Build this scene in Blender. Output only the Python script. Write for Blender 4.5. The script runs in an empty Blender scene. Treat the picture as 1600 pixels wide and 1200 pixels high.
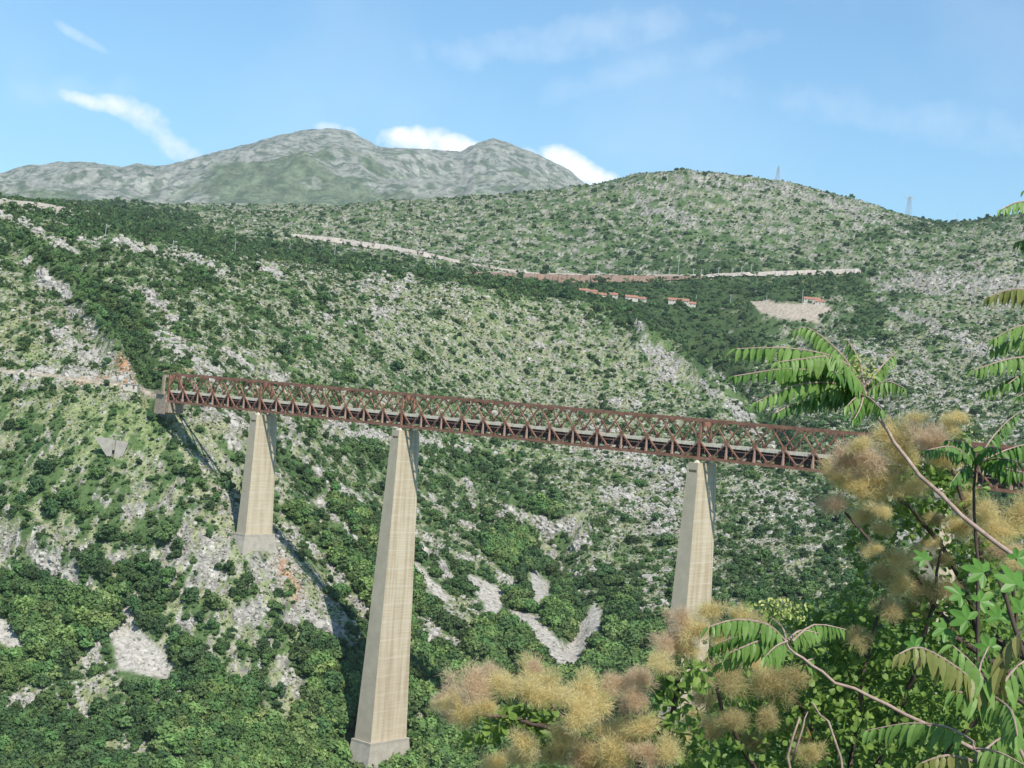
import bpy, bmesh, math, random
import numpy as np
from mathutils import Vector, Matrix
random.seed(7); RNG = np.random.default_rng(11)
sc = bpy.context.scene; COL = sc.collection
# ------------------------------------------------------------------ camera
F = 2400.0; ROLL = math.radians(5.1); CR, SR = math.cos(ROLL), math.sin(ROLL)
cam_d = bpy.data.cameras.new("camera"); cam = bpy.data.objects.new("camera", cam_d); COL.objects.link(cam)
cam_d.sensor_width = 36; cam_d.lens = F/1600*36; cam_d.clip_start = 0.3; cam_d.clip_end = 60000
cam.matrix_world = Matrix(((CR, -SR, 0, 0), (0, 0, -1, 0), (SR, CR, 0, 0), (0, 0, 0, 1)))
sc.camera = cam
# ------------------------------------------------------------------ light
SUN = Vector((.275, -.596, .755)).normalized()
sun_el = math.asin(SUN.z); sun_az = math.atan2(SUN.x, SUN.y)
w = bpy.data.worlds.new("World"); sc.world = w; w.use_nodes = True
wn, wl = w.node_tree.nodes, w.node_tree.links
bg = wn['Background']; sky = wn.new('ShaderNodeTexSky'); sky.sky_type = 'NISHITA'; sky.sun_disc = False
sky.sun_elevation = sun_el; sky.sun_rotation = sun_az; sky.altitude = 400; sky.air_density = 1.0
sky.dust_density = 0.5; sky.ozone_density = 1.2
HAZE = 3.4e-5; SKYS = 0.125; bg.inputs['Strength'].default_value = SKYS
sd = bpy.data.lights.new("sun", 'SUN'); sd.energy = 4.8; sd.angle = math.radians(.53); sd.color = (1, .94, .84)
so = bpy.data.objects.new("sun", sd); COL.objects.link(so); so.rotation_euler = SUN.to_track_quat('Z', 'Y').to_euler()
sc.view_settings.view_transform = 'Standard'; sc.view_settings.look = 'None'
sc.view_settings.exposure = 0.38; sc.view_settings.gamma = 1

def ray(px, py):
    a, b = px-800, py-600
    return (CR*a+SR*b)/F, -(-SR*a+CR*b)/F          # X/Y, Z/Y
def P(px, py, Y):
    tx, el = ray(px, py); return Vector((tx*Y, Y, el*Y))
def pix(X, Y, Z):
    u = F*X/Y; v = -F*Z/Y
    return 800+CR*u-SR*v, 600+SR*u+CR*v
def VM(op, a, b=None, v=None):
    n = wn.new('ShaderNodeVectorMath'); n.operation = op; wl.new(a, n.inputs[0])
    if b is not None: wl.new(b, n.inputs[1])
    if v is not None: n.inputs[1].default_value = v
    return n
def MN(nt, op, a, b=None, clamp=False):
    n = nt.nodes.new('ShaderNodeMath'); n.operation = op; n.use_clamp = clamp
    for i, q in enumerate((a, b)):
        if q is None: continue
        if isinstance(q, (int, float)): n.inputs[i].default_value = q
        else: nt.links.new(q, n.inputs[i])
    return n.outputs[0]
# clouds: puffs in the sky texture, placed by direction
tc = wn.new('ShaderNodeTexCoord')
nz = wn.new('ShaderNodeTexNoise'); nz.inputs['Scale'].default_value = 42; nz.inputs['Detail'].default_value = 9; nz.inputs['Roughness'].default_value = .58
wl.new(tc.outputs['Generated'], nz.inputs['Vector'])
nw = wn.new('ShaderNodeTexNoise'); nw.inputs['Scale'].default_value = 9; nw.inputs['Detail'].default_value = 6
wl.new(tc.outputs['Generated'], nw.inputs['Vector'])
nt = w.node_tree; total = None
# px,py, half-length px, half-height px, tilt deg, density
CL = [(660, 222, 50, 20, 4, 1.0), (705, 226, 38, 15, 8, 1.0), (630, 213, 22, 13, 0, 1.), (880, 250, 34, 18, 25, 1.), (915, 272, 40, 17, 22, 1.0),
      (945, 280, 22, 11, 0, .8), (512, 201, 18, 8, 0, .5), (548, 206, 12, 6, 10, .4), (835, 240, 16, 6, 15, .5),
      (222, 180, 42, 17, 24, .68), (250, 210, 56, 15, 36, .72), (150, 162, 46, 9, 16, .7), (285, 232, 36, 13, 35, .65), (188, 165, 34, 12, 20, .75),
      (125, 58, 36, 7, 30, .28), (870, 60, 190, 26, -7, .16), (1000, 110, 160, 18, -15, .10), (1450, 190, 230, 26, 10, .12), (60, 145, 120, 20, -4, .10), (1180, 300, 60, 12, 3, .15)]
for (cx, cy, rx, ry, ti, de) in CL:
    tx, el = ray(cx, cy); d = Vector((tx, 1, el)).normalized()
    a = math.radians(ti)
    t2, e2 = ray(cx+math.cos(a)*10, cy+math.sin(a)*10); ax = (Vector((t2, 1, e2)).normalized()-d); ax.normalize()
    ay = d.cross(ax).normalized()
    s1 = VM('DOT_PRODUCT', tc.outputs['Generated'], v=ax); s2 = VM('DOT_PRODUCT', tc.outputs['Generated'], v=ay); s3 = VM('DOT_PRODUCT', tc.outputs['Generated'], v=d)
    q1 = MN(nt, 'MULTIPLY', MN(nt, 'SUBTRACT', s1.outputs['Value'], ax.dot(d)), F/rx); q2 = MN(nt, 'MULTIPLY', s2.outputs['Value'], F/ry)
    r2 = MN(nt, 'ADD', MN(nt, 'POWER', MN(nt, 'ABSOLUTE', q1), 2.), MN(nt, 'POWER', MN(nt, 'ABSOLUTE', q2), 2.))
    m = MN(nt, 'SUBTRACT', 1.25, MN(nt, 'MULTIPLY', r2, .75))
    k = 2.6 if de >= .8 else 2.2
    nn = MN(nt, 'MULTIPLY', MN(nt, 'SUBTRACT', nz.outputs['Fac'], .5), 3.4 if de >= .8 else 5.0)
    m = MN(nt, 'ADD', m, nn)
    m = MN(nt, 'MULTIPLY', MN(nt, 'MULTIPLY', m, .9 if de >= .8 else .6, clamp=True), MN(nt, 'GREATER_THAN', s3.outputs['Value'], 0.0))
    m = MN(nt, 'MULTIPLY', m, de)
    total = m if total is None else MN(nt, 'MAXIMUM', total, m)
wide = MN(nt, 'MULTIPLY', MN(nt, 'SUBTRACT', nw.outputs['Fac'], .50, clamp=True), .35)
total = MN(nt, 'ADD', total, wide, clamp=True)
mixc = wn.new('ShaderNodeMixRGB'); wl.new(total, mixc.inputs[0])
hs = wn.new('ShaderNodeMixRGB'); hs.blend_type = 'MULTIPLY'; hs.inputs[0].default_value = 1; wl.new(sky.outputs[0], hs.inputs[1])
SKYT = (0.68, 0.97, 1.07, 1); hs.inputs[2].default_value = SKYT
wl.new(hs.outputs[0], mixc.inputs[1]); mixc.inputs[2].default_value = (8.6, 8.7, 8.9, 1)
wl.new(mixc.outputs[0], bg.inputs['Color'])

# ------------------------------------------------------------------ helpers
def tag(o, label=None, cat=None, group=None, kind=None):
    if label: o['label'] = label
    if cat: o['category'] = cat
    if group: o['group'] = group
    if kind: o['kind'] = kind
    return o
def empty(name, loc=(0, 0, 0), rz=0):
    o = bpy.data.objects.new(name, None); COL.objects.link(o); o.location = loc; o.rotation_euler = (0, 0, rz); o.empty_display_size = .5
    return o
def mesh_np(name, V, Fa, mat=None, smooth=False):
    me = bpy.data.meshes.new(name); V = np.asarray(V, dtype=np.float32); n = len(Fa)
    if isinstance(Fa, np.ndarray):
        k = Fa.shape[1]; me.vertices.add(len(V)); me.vertices.foreach_set('co', V.ravel())
        me.loops.add(n*k); me.loops.foreach_set('vertex_index', Fa.astype(np.int32).ravel())
        me.polygons.add(n); me.polygons.foreach_set('loop_start', np.arange(0, n*k, k, dtype=np.int32))
        me.update(calc_edges=True)
    else: me.from_pydata([tuple(map(float, v)) for v in V], [], Fa); me.update()
    if smooth: me.polygons.foreach_set('use_smooth', np.ones(len(me.polygons), dtype=bool))
    if mat: me.materials.append(mat)
    return me
def link(name, me, parent=None, loc=None):
    o = bpy.data.objects.new(name, me); COL.objects.link(o)
    if parent: o.parent = parent
    if loc is not None: o.location = loc
    return o
class MB:
    def __init__(s): s.v = []; s.f = []
    def hexa(s, c):
        b = len(s.v); s.v += [tuple(x) for x in c]
        s.f += [(b, b+3, b+2, b+1), (b+4, b+5, b+6, b+7), (b, b+1, b+5, b+4), (b+1, b+2, b+6, b+5), (b+2, b+3, b+7, b+6), (b+3, b, b+4, b+7)]
    def box(s, x0, x1, y0, y1, z0, z1):
        s.hexa([(x0, y0, z0), (x1, y0, z0), (x1, y1, z0), (x0, y1, z0), (x0, y0, z1), (x1, y0, z1), (x1, y1, z1), (x0, y1, z1)])
    def bar(s, a, b, w_, h, up=(0, 0, 1)):
        a, b = Vector(a), Vector(b); d = (b-a).normalized(); side = d.cross(Vector(up))
        if side.length < 1e-4: side = d.cross(Vector((0, 1, 0)))
        side.normalize(); u = side.cross(d).normalized(); p = side*w_/2; q = u*h/2
        s.hexa([a-p-q, a+p-q, b+p-q, b-p-q, a-p+q, a+p+q, b+p+q, b-p+q])
    def tube(s, pts, rs, n=6):
        pts = [Vector(p) for p in pts]; b0 = len(s.v)
        for i, p in enumerate(pts):
            d = (pts[min(i+1, len(pts)-1)]-pts[max(i-1, 0)]).normalized()
            x = d.cross(Vector((.3, .1, 1))).normalized(); y = d.cross(x)
            for j in range(n):
                a = 2*math.pi*j/n; s.v.append(tuple(p+(x*math.cos(a)+y*math.sin(a))*rs[i]))
        for i in range(len(pts)-1):
            for j in range(n):
                a = b0+i*n+j; b = b0+i*n+(j+1) % n; s.f.append((a, b, b+n, a+n))
        s.f.append(tuple(b0+j for j in reversed(range(n)))); s.f.append(tuple(b0+(len(pts)-1)*n+j for j in range(n)))
    def mesh(s, name, mat, smooth=False): return mesh_np(name, s.v, s.f, mat, smooth)
    def build(s, name, mat, parent=None, smooth=False, loc=None): return link(name, s.mesh(name, mat, smooth), parent, loc)

def mat(name, col, rough=.8, var=.25, scale=1.0, bump=0., coord='Object', translucent=0, col2=None, obj_rand=0., spec=.3, metallic=0):
    m = bpy.data.materials.new(name); m.use_nodes = True; t = m.node_tree; N = t.nodes; L = t.links
    b = N['Principled BSDF']; b.inputs['Roughness'].default_value = rough; b.inputs['Specular IOR Level'].default_value = spec; b.inputs['Metallic'].default_value = metallic
    c = N.new('ShaderNodeTexCoord'); n = N.new('ShaderNodeTexNoise'); n.inputs['Scale'].default_value = scale; n.inputs['Detail'].default_value = 6; n.inputs['Roughness'].default_value = .65
    L.new(c.outputs[coord], n.inputs['Vector'])
    r = N.new('ShaderNodeValToRGB'); r.color_ramp.elements[0].position = .32; r.color_ramp.elements[1].position = .68
    c2 = col2 or tuple(x*(1+var) for x in col); c1 = tuple(x*(1-var) for x in col) if not col2 else col
    r.color_ramp.elements[0].color = (*c1, 1); r.color_ramp.elements[1].color = (*c2, 1)
    L.new(n.outputs['Fac'], r.inputs[0]); out = r.outputs[0]
    if obj_rand:
        oi = N.new('ShaderNodeObjectInfo'); h = N.new('ShaderNodeHueSaturation'); L.new(out, h.inputs['Color'])
        mr = N.new('ShaderNodeMapRange'); mr.inputs[3].default_value = 1-obj_rand; mr.inputs[4].default_value = 1+obj_rand; L.new(oi.outputs['Random'], mr.inputs[0]); L.new(mr.outputs[0], h.inputs['Value'])
        mm = N.new('ShaderNodeMath'); mm.operation = 'FRACT'; m5 = N.new('ShaderNodeMath'); m5.operation = 'MULTIPLY'; m5.inputs[1].default_value = 7.31; L.new(oi.outputs['Random'], m5.inputs[0]); L.new(m5.outputs[0], mm.inputs[0])
        m2 = N.new('ShaderNodeMapRange'); m2.inputs[3].default_value = .475; m2.inputs[4].default_value = .515; L.new(mm.outputs[0], m2.inputs[0]); L.new(m2.outputs[0], h.inputs['Hue'])
        out = h.outputs[0]
    L.new(out, b.inputs['Base Color'])
    if bump:
        bp = N.new('ShaderNodeBump'); bp.inputs['Strength'].default_value = bump; L.new(n.outputs['Fac'], bp.inputs['Height']); L.new(bp.outputs[0], b.inputs['Normal'])
    if translucent:
        tr = N.new('ShaderNodeBsdfTranslucent'); L.new(out, tr.inputs[0]); mx = N.new('ShaderNodeMixShader'); mx.inputs[0].default_value = translucent
        L.new(b.outputs[0], mx.inputs[1]); L.new(tr.outputs[0], mx.inputs[2]); L.new(mx.outputs[0], N['Material Output'].inputs['Surface'])
    return m

# ------------------------------------------------------------------ noise
def _h(ix, iy, s):
    h = (ix.astype(np.int64)*374761393+iy.astype(np.int64)*668265263+s*1442695041) & 0xffffffff
    h = ((h ^ (h >> 13))*1274126177) & 0xffffffff
    return (h ^ (h >> 16)) & 0xffffffff
def perlin(x, y, s=0):
    ix = np.floor(x); iy = np.floor(y); fx = (x-ix).astype(np.float32); fy = (y-iy).astype(np.float32)
    u = fx*fx*fx*(fx*(fx*6-15)+10); v = fy*fy*fy*(fy*(fy*6-15)+10)
    def g(dx, dy):
        a = _h(ix+dx, iy+dy, s).astype(np.float32)*(2*math.pi/4294967296.)
        return np.cos(a)*(fx-dx)+np.sin(a)*(fy-dy)
    n0 = g(0, 0)*(1-u)+g(1, 0)*u; n1 = g(0, 1)*(1-u)+g(1, 1)*u
    return (n0*(1-v)+n1*v)*1.5
def fbm(x, y, sc_, o=4, s=0, g=.5):
    t = 0; a = 1; n = 0
    for i in range(o): t = t+a*perlin(x/sc_, y/sc_, s+i*17); n += a; a *= g; sc_ *= .5
    return t/n
def ridged(x, y, sc_, o=4, s=0, g=.55):
    t = 0; a = 1; n = 0
    for i in range(o): t = t+a*(1-2*np.abs(perlin(x/sc_, y/sc_, s+i*17))); n += a; a *= g; sc_ *= .5
    return t/n

# ------------------------------------------------------------------ terrain layout: lofted contour lines (picture point, distance)
CUR = [
 [(-400, 1370, 430), (0, 1380, 450), (500, 1350, 540), (900, 1350, 500), (1300, 1330, 420), (1900, 1330, 330)],
 [(-300, 1225, 560), (0, 1215, 580), (300, 1215, 590), (500, 1235, 630), (590, 1262, 628), (670, 1245, 632), (760, 1205, 650), (1060, 1150, 560), (1300, 1160, 500), (1480, 1120, 490), (1900, 1120, 420)],
 [(-300, 980, 665), (0, 960, 670), (300, 940, 680), (430, 925, 690), (580, 1010, 705), (700, 1070, 705), (900, 1060, 720), (1100, 1050, 700), (1480, 1000, 700), (1900, 960, 680)],
 [(-300, 760, 735), (0, 760, 735), (180, 700, 745), (300, 770, 722), (398, 838, 714), (500, 880, 745), (620, 930, 770), (800, 920, 850), (1000, 900, 880), (1300, 880, 860), (1900, 860, 850)],
 [(-300, 565, 815), (0, 583, 806), (150, 600, 790), (215, 608, 782), (262, 634, 762), (330, 715, 752), (420, 760, 775), (600, 790, 860), (800, 780, 1000), (1000, 780, 1060), (1300, 760, 1100), (1900, 740, 1100)],
 [(-300, 560, 822), (0, 577, 813), (150, 594, 798), (215, 602, 790), (262, 622, 772), (330, 650, 800), (440, 680, 840), (600, 700, 960), (800, 710, 1120), (1000, 715, 1180), (1300, 700, 1220), (1900, 690, 1230)],
 [(-300, 480, 880), (0, 490, 880), (200, 545, 850), (300, 575, 850), (420, 600, 920), (600, 620, 1080), (800, 620, 1280), (1000, 620, 1330), (1120, 640, 1330), (1200, 690, 1330), (1300, 640, 1400), (1900, 610, 1400)],
 [(-300, 350, 1060), (0, 345, 1080), (130, 372, 1150), (300, 398, 1250), (420, 412, 1340), (600, 432, 1440), (820, 446, 1540), (930, 472, 1560), (1000, 492, 1540), (1060, 560, 1460), (1130, 630, 1380), (1200, 675, 1400), (1300, 600, 1530), (1900, 560, 1520)],
 [(-300, 310, 1150), (0, 325, 1160), (150, 372, 1260), (300, 397, 1360), (450, 415, 1480), (620, 434, 1560), (820, 448, 1640), (930, 474, 1640), (1000, 500, 1620), (1060, 566, 1560), (1130, 634, 1480), (1200, 640, 1500), (1300, 540, 1660), (1900, 500, 1660)],
 [(-300, 304, 1260), (0, 315, 1260), (150, 348, 1450), (300, 380, 1650), (500, 402, 1800), (700, 424, 1900), (850, 450, 1950), (1000, 462, 1950), (1100, 480, 1900), (1230, 480, 1850), (1400, 490, 1830), (1900, 470, 1830)],
 [(-300, 296, 1600), (0, 312, 1500), (150, 333, 1750), (300, 358, 2050), (460, 368, 2250), (600, 386, 2250), (720, 410, 2200), (850, 434, 2180), (1000, 434, 2180), (1200, 428, 2200), (1340, 424, 2200), (1500, 440, 2050), (1900, 420, 2050)],
 [(-300, 310, 2200), (0, 328, 2200), (150, 330, 2200), (300, 342, 2600), (700, 345, 2750), (1050, 335, 2700), (1250, 350, 2650), (1450, 385, 2450), (1600, 380, 2350), (1900, 360, 2300)],
 [(-300, 320, 3000), (0, 318, 3000), (150, 318, 3100), (300, 323, 3300), (500, 325, 3400), (620, 317, 3400), (800, 306, 3300), (930, 292, 3200), (1000, 273, 3100), (1070, 270, 3080), (1150, 276, 3080), (1250, 293, 3080), (1340, 317, 3080), (1430, 344, 3100), (1480, 352, 3100), (1550, 344, 2950), (1650, 332, 2850), (1900, 312, 2800)],
 [(-300, 380, 4300), (300, 380, 4300), (800, 400, 4300), (1050, 380, 4200), (1500, 420, 4200), (1900, 420, 4100)],
]
tx = np.concatenate([np.linspace(-.62, -.372, 60, endpoint=False), np.arange(-.372, .372, .00092), np.linspace(.372, .62, 60)])
NC = len(tx)
lr = np.concatenate([np.linspace(math.log(1.2), math.log(440), 90, endpoint=False), np.arange(math.log(440), math.log(1720), .00172),
                     np.arange(math.log(1720), math.log(3500), .0042), np.linspace(math.log(3500), math.log(4300), 20)])
NR = len(lr); YR = np.exp(lr)
KE = []; KL = []
for (yy, ee) in ((1.2, -1.9), (5, -.75), (14, -.60), (60, -.60), (230, -.52)):
    KE.append(np.full(NC, ee)); KL.append(np.full(NC, math.log(yy)))
for c in CUR:
    pts = sorted([(*ray(p[0], p[1]), math.log(p[2])) for p in c]); pts = np.array(pts)
    KE.append(np.interp(tx, pts[:, 0], pts[:, 1])); KL.append(np.interp(tx, pts[:, 0], pts[:, 2]))
KE = np.array(KE); KL = np.array(KL)
ker = np.exp(-np.linspace(-2, 2, 25)**2); ker /= ker.sum()
for i in range(5, len(KE)):
    kk = ker if i > 5 else ker
    KE[i] = np.convolve(np.pad(KE[i], 12, mode='edge'), kk, 'valid'); KL[i] = np.convolve(np.pad(KL[i], 12, mode='edge'), kk, 'valid')
for i in range(1, len(KL)): KL[i] = np.maximum(KL[i], KL[i-1]+.006)
def pchip(x, y, X):
    h = np.diff(x); d = np.diff(y)/h; m = np.zeros(len(x)); m[0] = d[0]; m[-1] = d[-1]
    for i in range(1, len(x)-1):
        if d[i-1]*d[i] > 0:
            w1 = 2*h[i]+h[i-1]; w2 = h[i]+2*h[i-1]; m[i] = (w1+w2)/(w1/d[i-1]+w2/d[i])
    i = np.clip(np.searchsorted(x, X)-1, 0, len(x)-2); t = np.clip((X-x[i])/h[i], 0, 1)
    return (2*t**3-3*t**2+1)*y[i]+(t**3-2*t*t+t)*h[i]*m[i]+(-2*t**3+3*t*t)*y[i+1]+(t**3-t*t)*h[i]*m[i+1]
EL = np.zeros((NR, NC))
for j in range(NC): EL[:, j] = pchip(KL[:, j], KE[:, j], lr)
YG = np.repeat(YR[:, None], NC, 1); XG = YG*tx[None, :]; ZG = EL*YG

# ------------------------------------------------------------------ land cover drawn as lines and patches over the slopes
RW, RH, RO = 1000, 720, 200        # raster: 2 px per cell, 200 px margin
gy, gx = np.mgrid[0:RH, 0:RW]; gx = gx*2.-RO; gy = gy*2.-RO*.5
def stroke(A, pts, wd, st, mode='max'):
    x0 = min(p[0] for p in pts)-3*wd; x1 = max(p[0] for p in pts)+3*wd; y0 = min(p[1] for p in pts)-3*wd; y1 = max(p[1] for p in pts)+3*wd
    i0 = int(max(0, (y0+RO*.5)/2)); i1 = int(min(RH, (y1+RO*.5)/2+1)); j0 = int(max(0, (x0+RO)/2)); j1 = int(min(RW, (x1+RO)/2+1))
    if i1 <= i0 or j1 <= j0: return
    X = gx[i0:i1, j0:j1]; Y = gy[i0:i1, j0:j1]; D = np.full(X.shape, 1e9)
    if len(pts) == 1: pts = [pts[0], (pts[0][0]+.1, pts[0][1])]
    for (a, b), (c, d) in zip(pts[:-1], pts[1:]):
        t = np.clip(((X-a)*(c-a)+(Y-b)*(d-b))/((c-a)**2+(d-b)**2+1e-9), 0, 1)
        D = np.minimum(D, np.hypot(X-a-t*(c-a), Y-b-t*(d-b)))
    v = st*np.exp(-(D/wd)**2)
    if mode == 'max': A[i0:i1, j0:j1] = np.maximum(A[i0:i1, j0:j1], v)
    else: A[i0:i1, j0:j1] += v
def poly(A, pts, st=1.):
    ins = np.zeros(gx.shape, bool); n = len(pts)
    for i in range(n):
        (x1, y1), (x2, y2) = pts[i], pts[(i+1) % n]
        if y1 == y2: continue
        ins ^= ((y1 > gy) != (y2 > gy)) & (gx < (x2-x1)*(gy-y1)/(y2-y1)+x1)
    A[ins] = st
vg = np.array([
 [.62, .72, .62, .52, .5, .5, .5, .5, .52, .55, .48, .46, .42, .46, .6, .5],
 [.45, .58, .5, .44, .36, .4, .36, .4, .55, .7, .8, .8, .78, .66, .42, .35],
 [.30, .36, .55, .5, .44, .38, .34, .34, .36, .38, .5, .66, .5, .46, .5, .5],
 [.45, .36, .45, .5, .44, .42, .4, .4, .4, .38, .4, .5, .58, .45, .45, .5],
 [.62, .60, .5, .42, .5, .52, .58, .6, .46, .38, .42, .52, .55, .6, .6, .6],
 [.56, .62, .55, .38, .52, .58, .62, .62, .58, .50, .48, .54, .56, .58, .6, .6],
 [.72, .78, .62, .38, .42, .66, .72, .74, .76, .70, .62, .62, .64, .68, .7, .7],
 [.74, .70, .62, .72, .76, .84, .74, .80, .82, .82, .80, .85, .85, .85, .85, .85],
 [.70, .66, .74, .82, .88, .92, .92, .92, .92, .9, .9, .9, .9, .9, .9, .9]])
def grid(a):
    yi = np.clip((gy-350)/100, 0, 8); xi = np.clip((gx-50)/100, 0, 15); y0 = np.minimum(yi.astype(int), 7); x0 = np.minimum(xi.astype(int), 14); fy = yi-y0; fx = xi-x0
    return (a[y0, x0]*(1-fx)+a[y0, x0+1]*fx)*(1-fy)+(a[y0+1, x0]*(1-fx)+a[y0+1, x0+1]*fx)*fy
MV = grid(vg)
MR = np.zeros_like(MV); MD = np.zeros_like(MV); MS = np.zeros_like(MV); MT = np.zeros_like(MV); MG = np.zeros_like(MV); MO = np.zeros_like(MV)
GREEN = [([(130, 348), (300, 374), (450, 393), (600, 418), (750, 438), (850, 453), (950, 455), (1060, 452), (1200, 450), (1340, 440)], 13, .5),
 ([(990, 478), (1100, 498), (1150, 540)], 34, .4), ([(1070, 530), (1150, 600), (1230, 690)], 20, .35), ([(1400, 465), (1330, 520)], 20, .3),
 ([(10, 345), (60, 390), (120, 440), (190, 520), (235, 590)], 20, .5), ([(120, 425), (190, 480), (230, 520)], 16, .4),
 ([(230, 400), (330, 450), (450, 520), (560, 600)], 11, .3), ([(400, 430), (500, 475), (590, 545)], 10, .32), ([(590, 500), (560, 530), (640, 600)], 9, .15),
 ([(430, 700), (520, 780), (600, 870), (640, 930)], 18, .42), ([(440, 800), (520, 875), (590, 930)], 15, .45), ([(560, 700), (610, 730)], 18, .4),
 ([(700, 690), (790, 750), (850, 800), (790, 860)], 26, .4), ([(240, 640), (320, 720), (400, 800)], 14, .4), ([(800, 320), (1000, 370), (1150, 400)], 26, .08),
 ([(300, 340), (150, 335)], 12, .3), ([(0, 620), (60, 700), (120, 780)], 26, .2), ([(1350, 370), (1500, 345), (1600, 335)], 12, .2), ([(650, 610), (700, 620)], 20, .2)]
for p_, w_, s_ in GREEN: stroke(MV, p_, w_, s_, 'add')
ROCK = [([(0, 335), (50, 358), (115, 392)], 7, .9), ([(40, 408), (80, 440), (118, 476)], 8, .95), ([(120, 485), (150, 520)], 9, .8), ([(80, 498), (105, 540)], 11, .6),
 ([(185, 375), (215, 388)], 9, 1), ([(228, 385), (252, 397)], 7, .9), ([(130, 372), (300, 402), (350, 424)], 6, .7), ([(410, 419), (436, 426)], 6, 1), ([(222, 450), (275, 502)], 7, .85),
 ([(255, 528), (300, 560), (335, 585)], 13, .8), ([(355, 545), (390, 580), (440, 592)], 7, .95), ([(20, 578), (100, 585), (180, 590)], 9, .7), ([(100, 545), (185, 570)], 14, .8), ([(170, 560), (195, 590)], 12, 1),
 ([(510, 492), (545, 505)], 6, .9), ([(580, 470), (605, 500)], 10, .5), ([(640, 430), (620, 460)], 9, .7), ([(360, 655), (395, 705)], 12, .9), ([(330, 645), (372, 700)], 9, .8), ([(440, 660), (480, 722)], 14, .75),
 ([(520, 668), (592, 682)], 10, .9), ([(480, 722), (560, 785)], 12, .6), ([(500, 780), (555, 842)], 7, .8), ([(480, 842), (545, 905)], 9, .95), ([(650, 682), (730, 702)], 11, .8), ([(425, 790), (500, 860), (560, 950)], 6, .8),
 ([(660, 772), (695, 800)], 6, .7), ([(725, 750), (745, 790)], 6, .8), ([(660, 862), (692, 890)], 10, .9), ([(795, 800), (850, 820), (912, 832)], 11, 1), ([(905, 830), (905, 852)], 6, 1),
 ([(930, 690), (1020, 730), (1070, 760)], 24, .6), ([(960, 770), (1050, 800)], 20, .6), ([(1020, 815), (1040, 830)], 9, .8), ([(1000, 922), (1045, 898)], 7, .9), ([(990, 502), (1002, 512)], 5, .9),
 ([(1000, 540), (1050, 558)], 6, .9), ([(1030, 575), (1058, 592)], 8, .9), ([(1056, 555), (1062, 578)], 5, .8), ([(1100, 600), (1150, 640), (1205, 695)], 8, .9), ([(1110, 575), (1150, 610)], 7, .6), ([(1160, 600), (1215, 650)], 6, .7),
 ([(955, 628), (992, 632)], 6, .9), ([(840, 535), (842, 540)], 5, .8), ([(650, 970), (682, 982)], 9, 1), ([(670, 1002), (715, 1010), (738, 1048)], 12, 1), ([(742, 1060), (752, 1082)], 5, .8), ([(785, 1008), (800, 1022)], 7, .9), ([(765, 985), (790, 1000)], 4, .6), ([(795, 1030), (805, 1042)], 5, .8),
 ([(0, 815), (60, 865), (140, 922)], 16, .95), ([(115, 912), (145, 925)], 8, 1), ([(300, 975), (430, 950), (520, 985)], 14, .8), ([(270, 905), (340, 880)], 12, .55), ([(290, 700), (350, 760)], 8, .3), ([(440, 850), (470, 950)], 14, .7), ([(280, 1090), (300, 1105)], 7, .9),
 ([(280, 840), (350, 850)], 14, .5), ([(130, 770), (230, 790)], 10, .3), ([(1380, 445), (1480, 440), (1600, 450)], 14, .85), ([(1380, 470), (1480, 520), (1560, 560)], 9, .6), ([(1300, 520), (1450, 600), (1600, 680)], 22, .35), ([(1250, 560), (1380, 640)], 18, .3), ([(1000, 320), (1080, 345)], 10, .5),
 ([(1060, 275), (1250, 300), (1400, 350)], 9, .5), ([(640, 420), (560, 445)], 9, .4), ([(1150, 760), (1250, 790)], 16, .5), ([(1150, 820), (1260, 800)], 14, .4), ([(1400, 840), (1440, 850)], 9, .8), ([(460, 1080), (465, 1095)], 4, .7), ([(0, 1100), (12, 1105)], 6, .9), ([(170, 870), (240, 860)], 6, .4)]
for p_, w_, s_ in ROCK: stroke(MR, p_, w_*1.1, s_*.9)
MV = MV*(1-.8*np.clip(MR*1.1, 0, 1)**1.5)
stroke(MV, [(275, 660), (340, 730), (400, 790), (445, 860), (500, 940), (545, 1010)], 24, -.5, 'add')
for pts in ([(190, 942), (205, 955), (210, 975), (235, 1000), (270, 1035), (262, 1062), (225, 1052), (188, 1045), (180, 1010), (165, 985), (190, 980)], [(-60, 930), (0, 963), (20, 985), (33, 1005), (28, 1018), (0, 1000), (-60, 980)],
            [(640, 872), (660, 890), (700, 935), (694, 945), (668, 915)], [(730, 897), (760, 910), (788, 928), (778, 962), (765, 955), (745, 925)], [(829, 888), (857, 915), (847, 943), (838, 947)],
            [(798, 953), (840, 963), (868, 998), (880, 1020), (902, 1047), (865, 1030), (845, 1012), (825, 985)], [(930, 942), (937, 965), (930, 1005), (915, 1022), (898, 1048), (880, 1022), (908, 975)]):
    poly(MS, pts); stroke(MS, pts+[pts[0]], 2.5, .7); cx = [p[0] for p in pts]
QUARRY = [(1172, 472), (1200, 469), (1215, 474), (1290, 478), (1300, 486), (1282, 492), (1278, 504), (1225, 499), (1190, 488)]
poly(MT, QUARRY)
stroke(MT, [(-60, 575), (0, 580), (80, 587), (160, 598), (215, 605), (250, 622)], 3.5, .75)
stroke(MO, [(192, 562), (200, 598)], 12, 1.1); stroke(MO, [(120, 595), (180, 592)], 6, .7); stroke(MO, [(440, 880), (465, 930)], 12, .6); stroke(MO, [(240, 575), (300, 580)], 5, .5)
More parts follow.
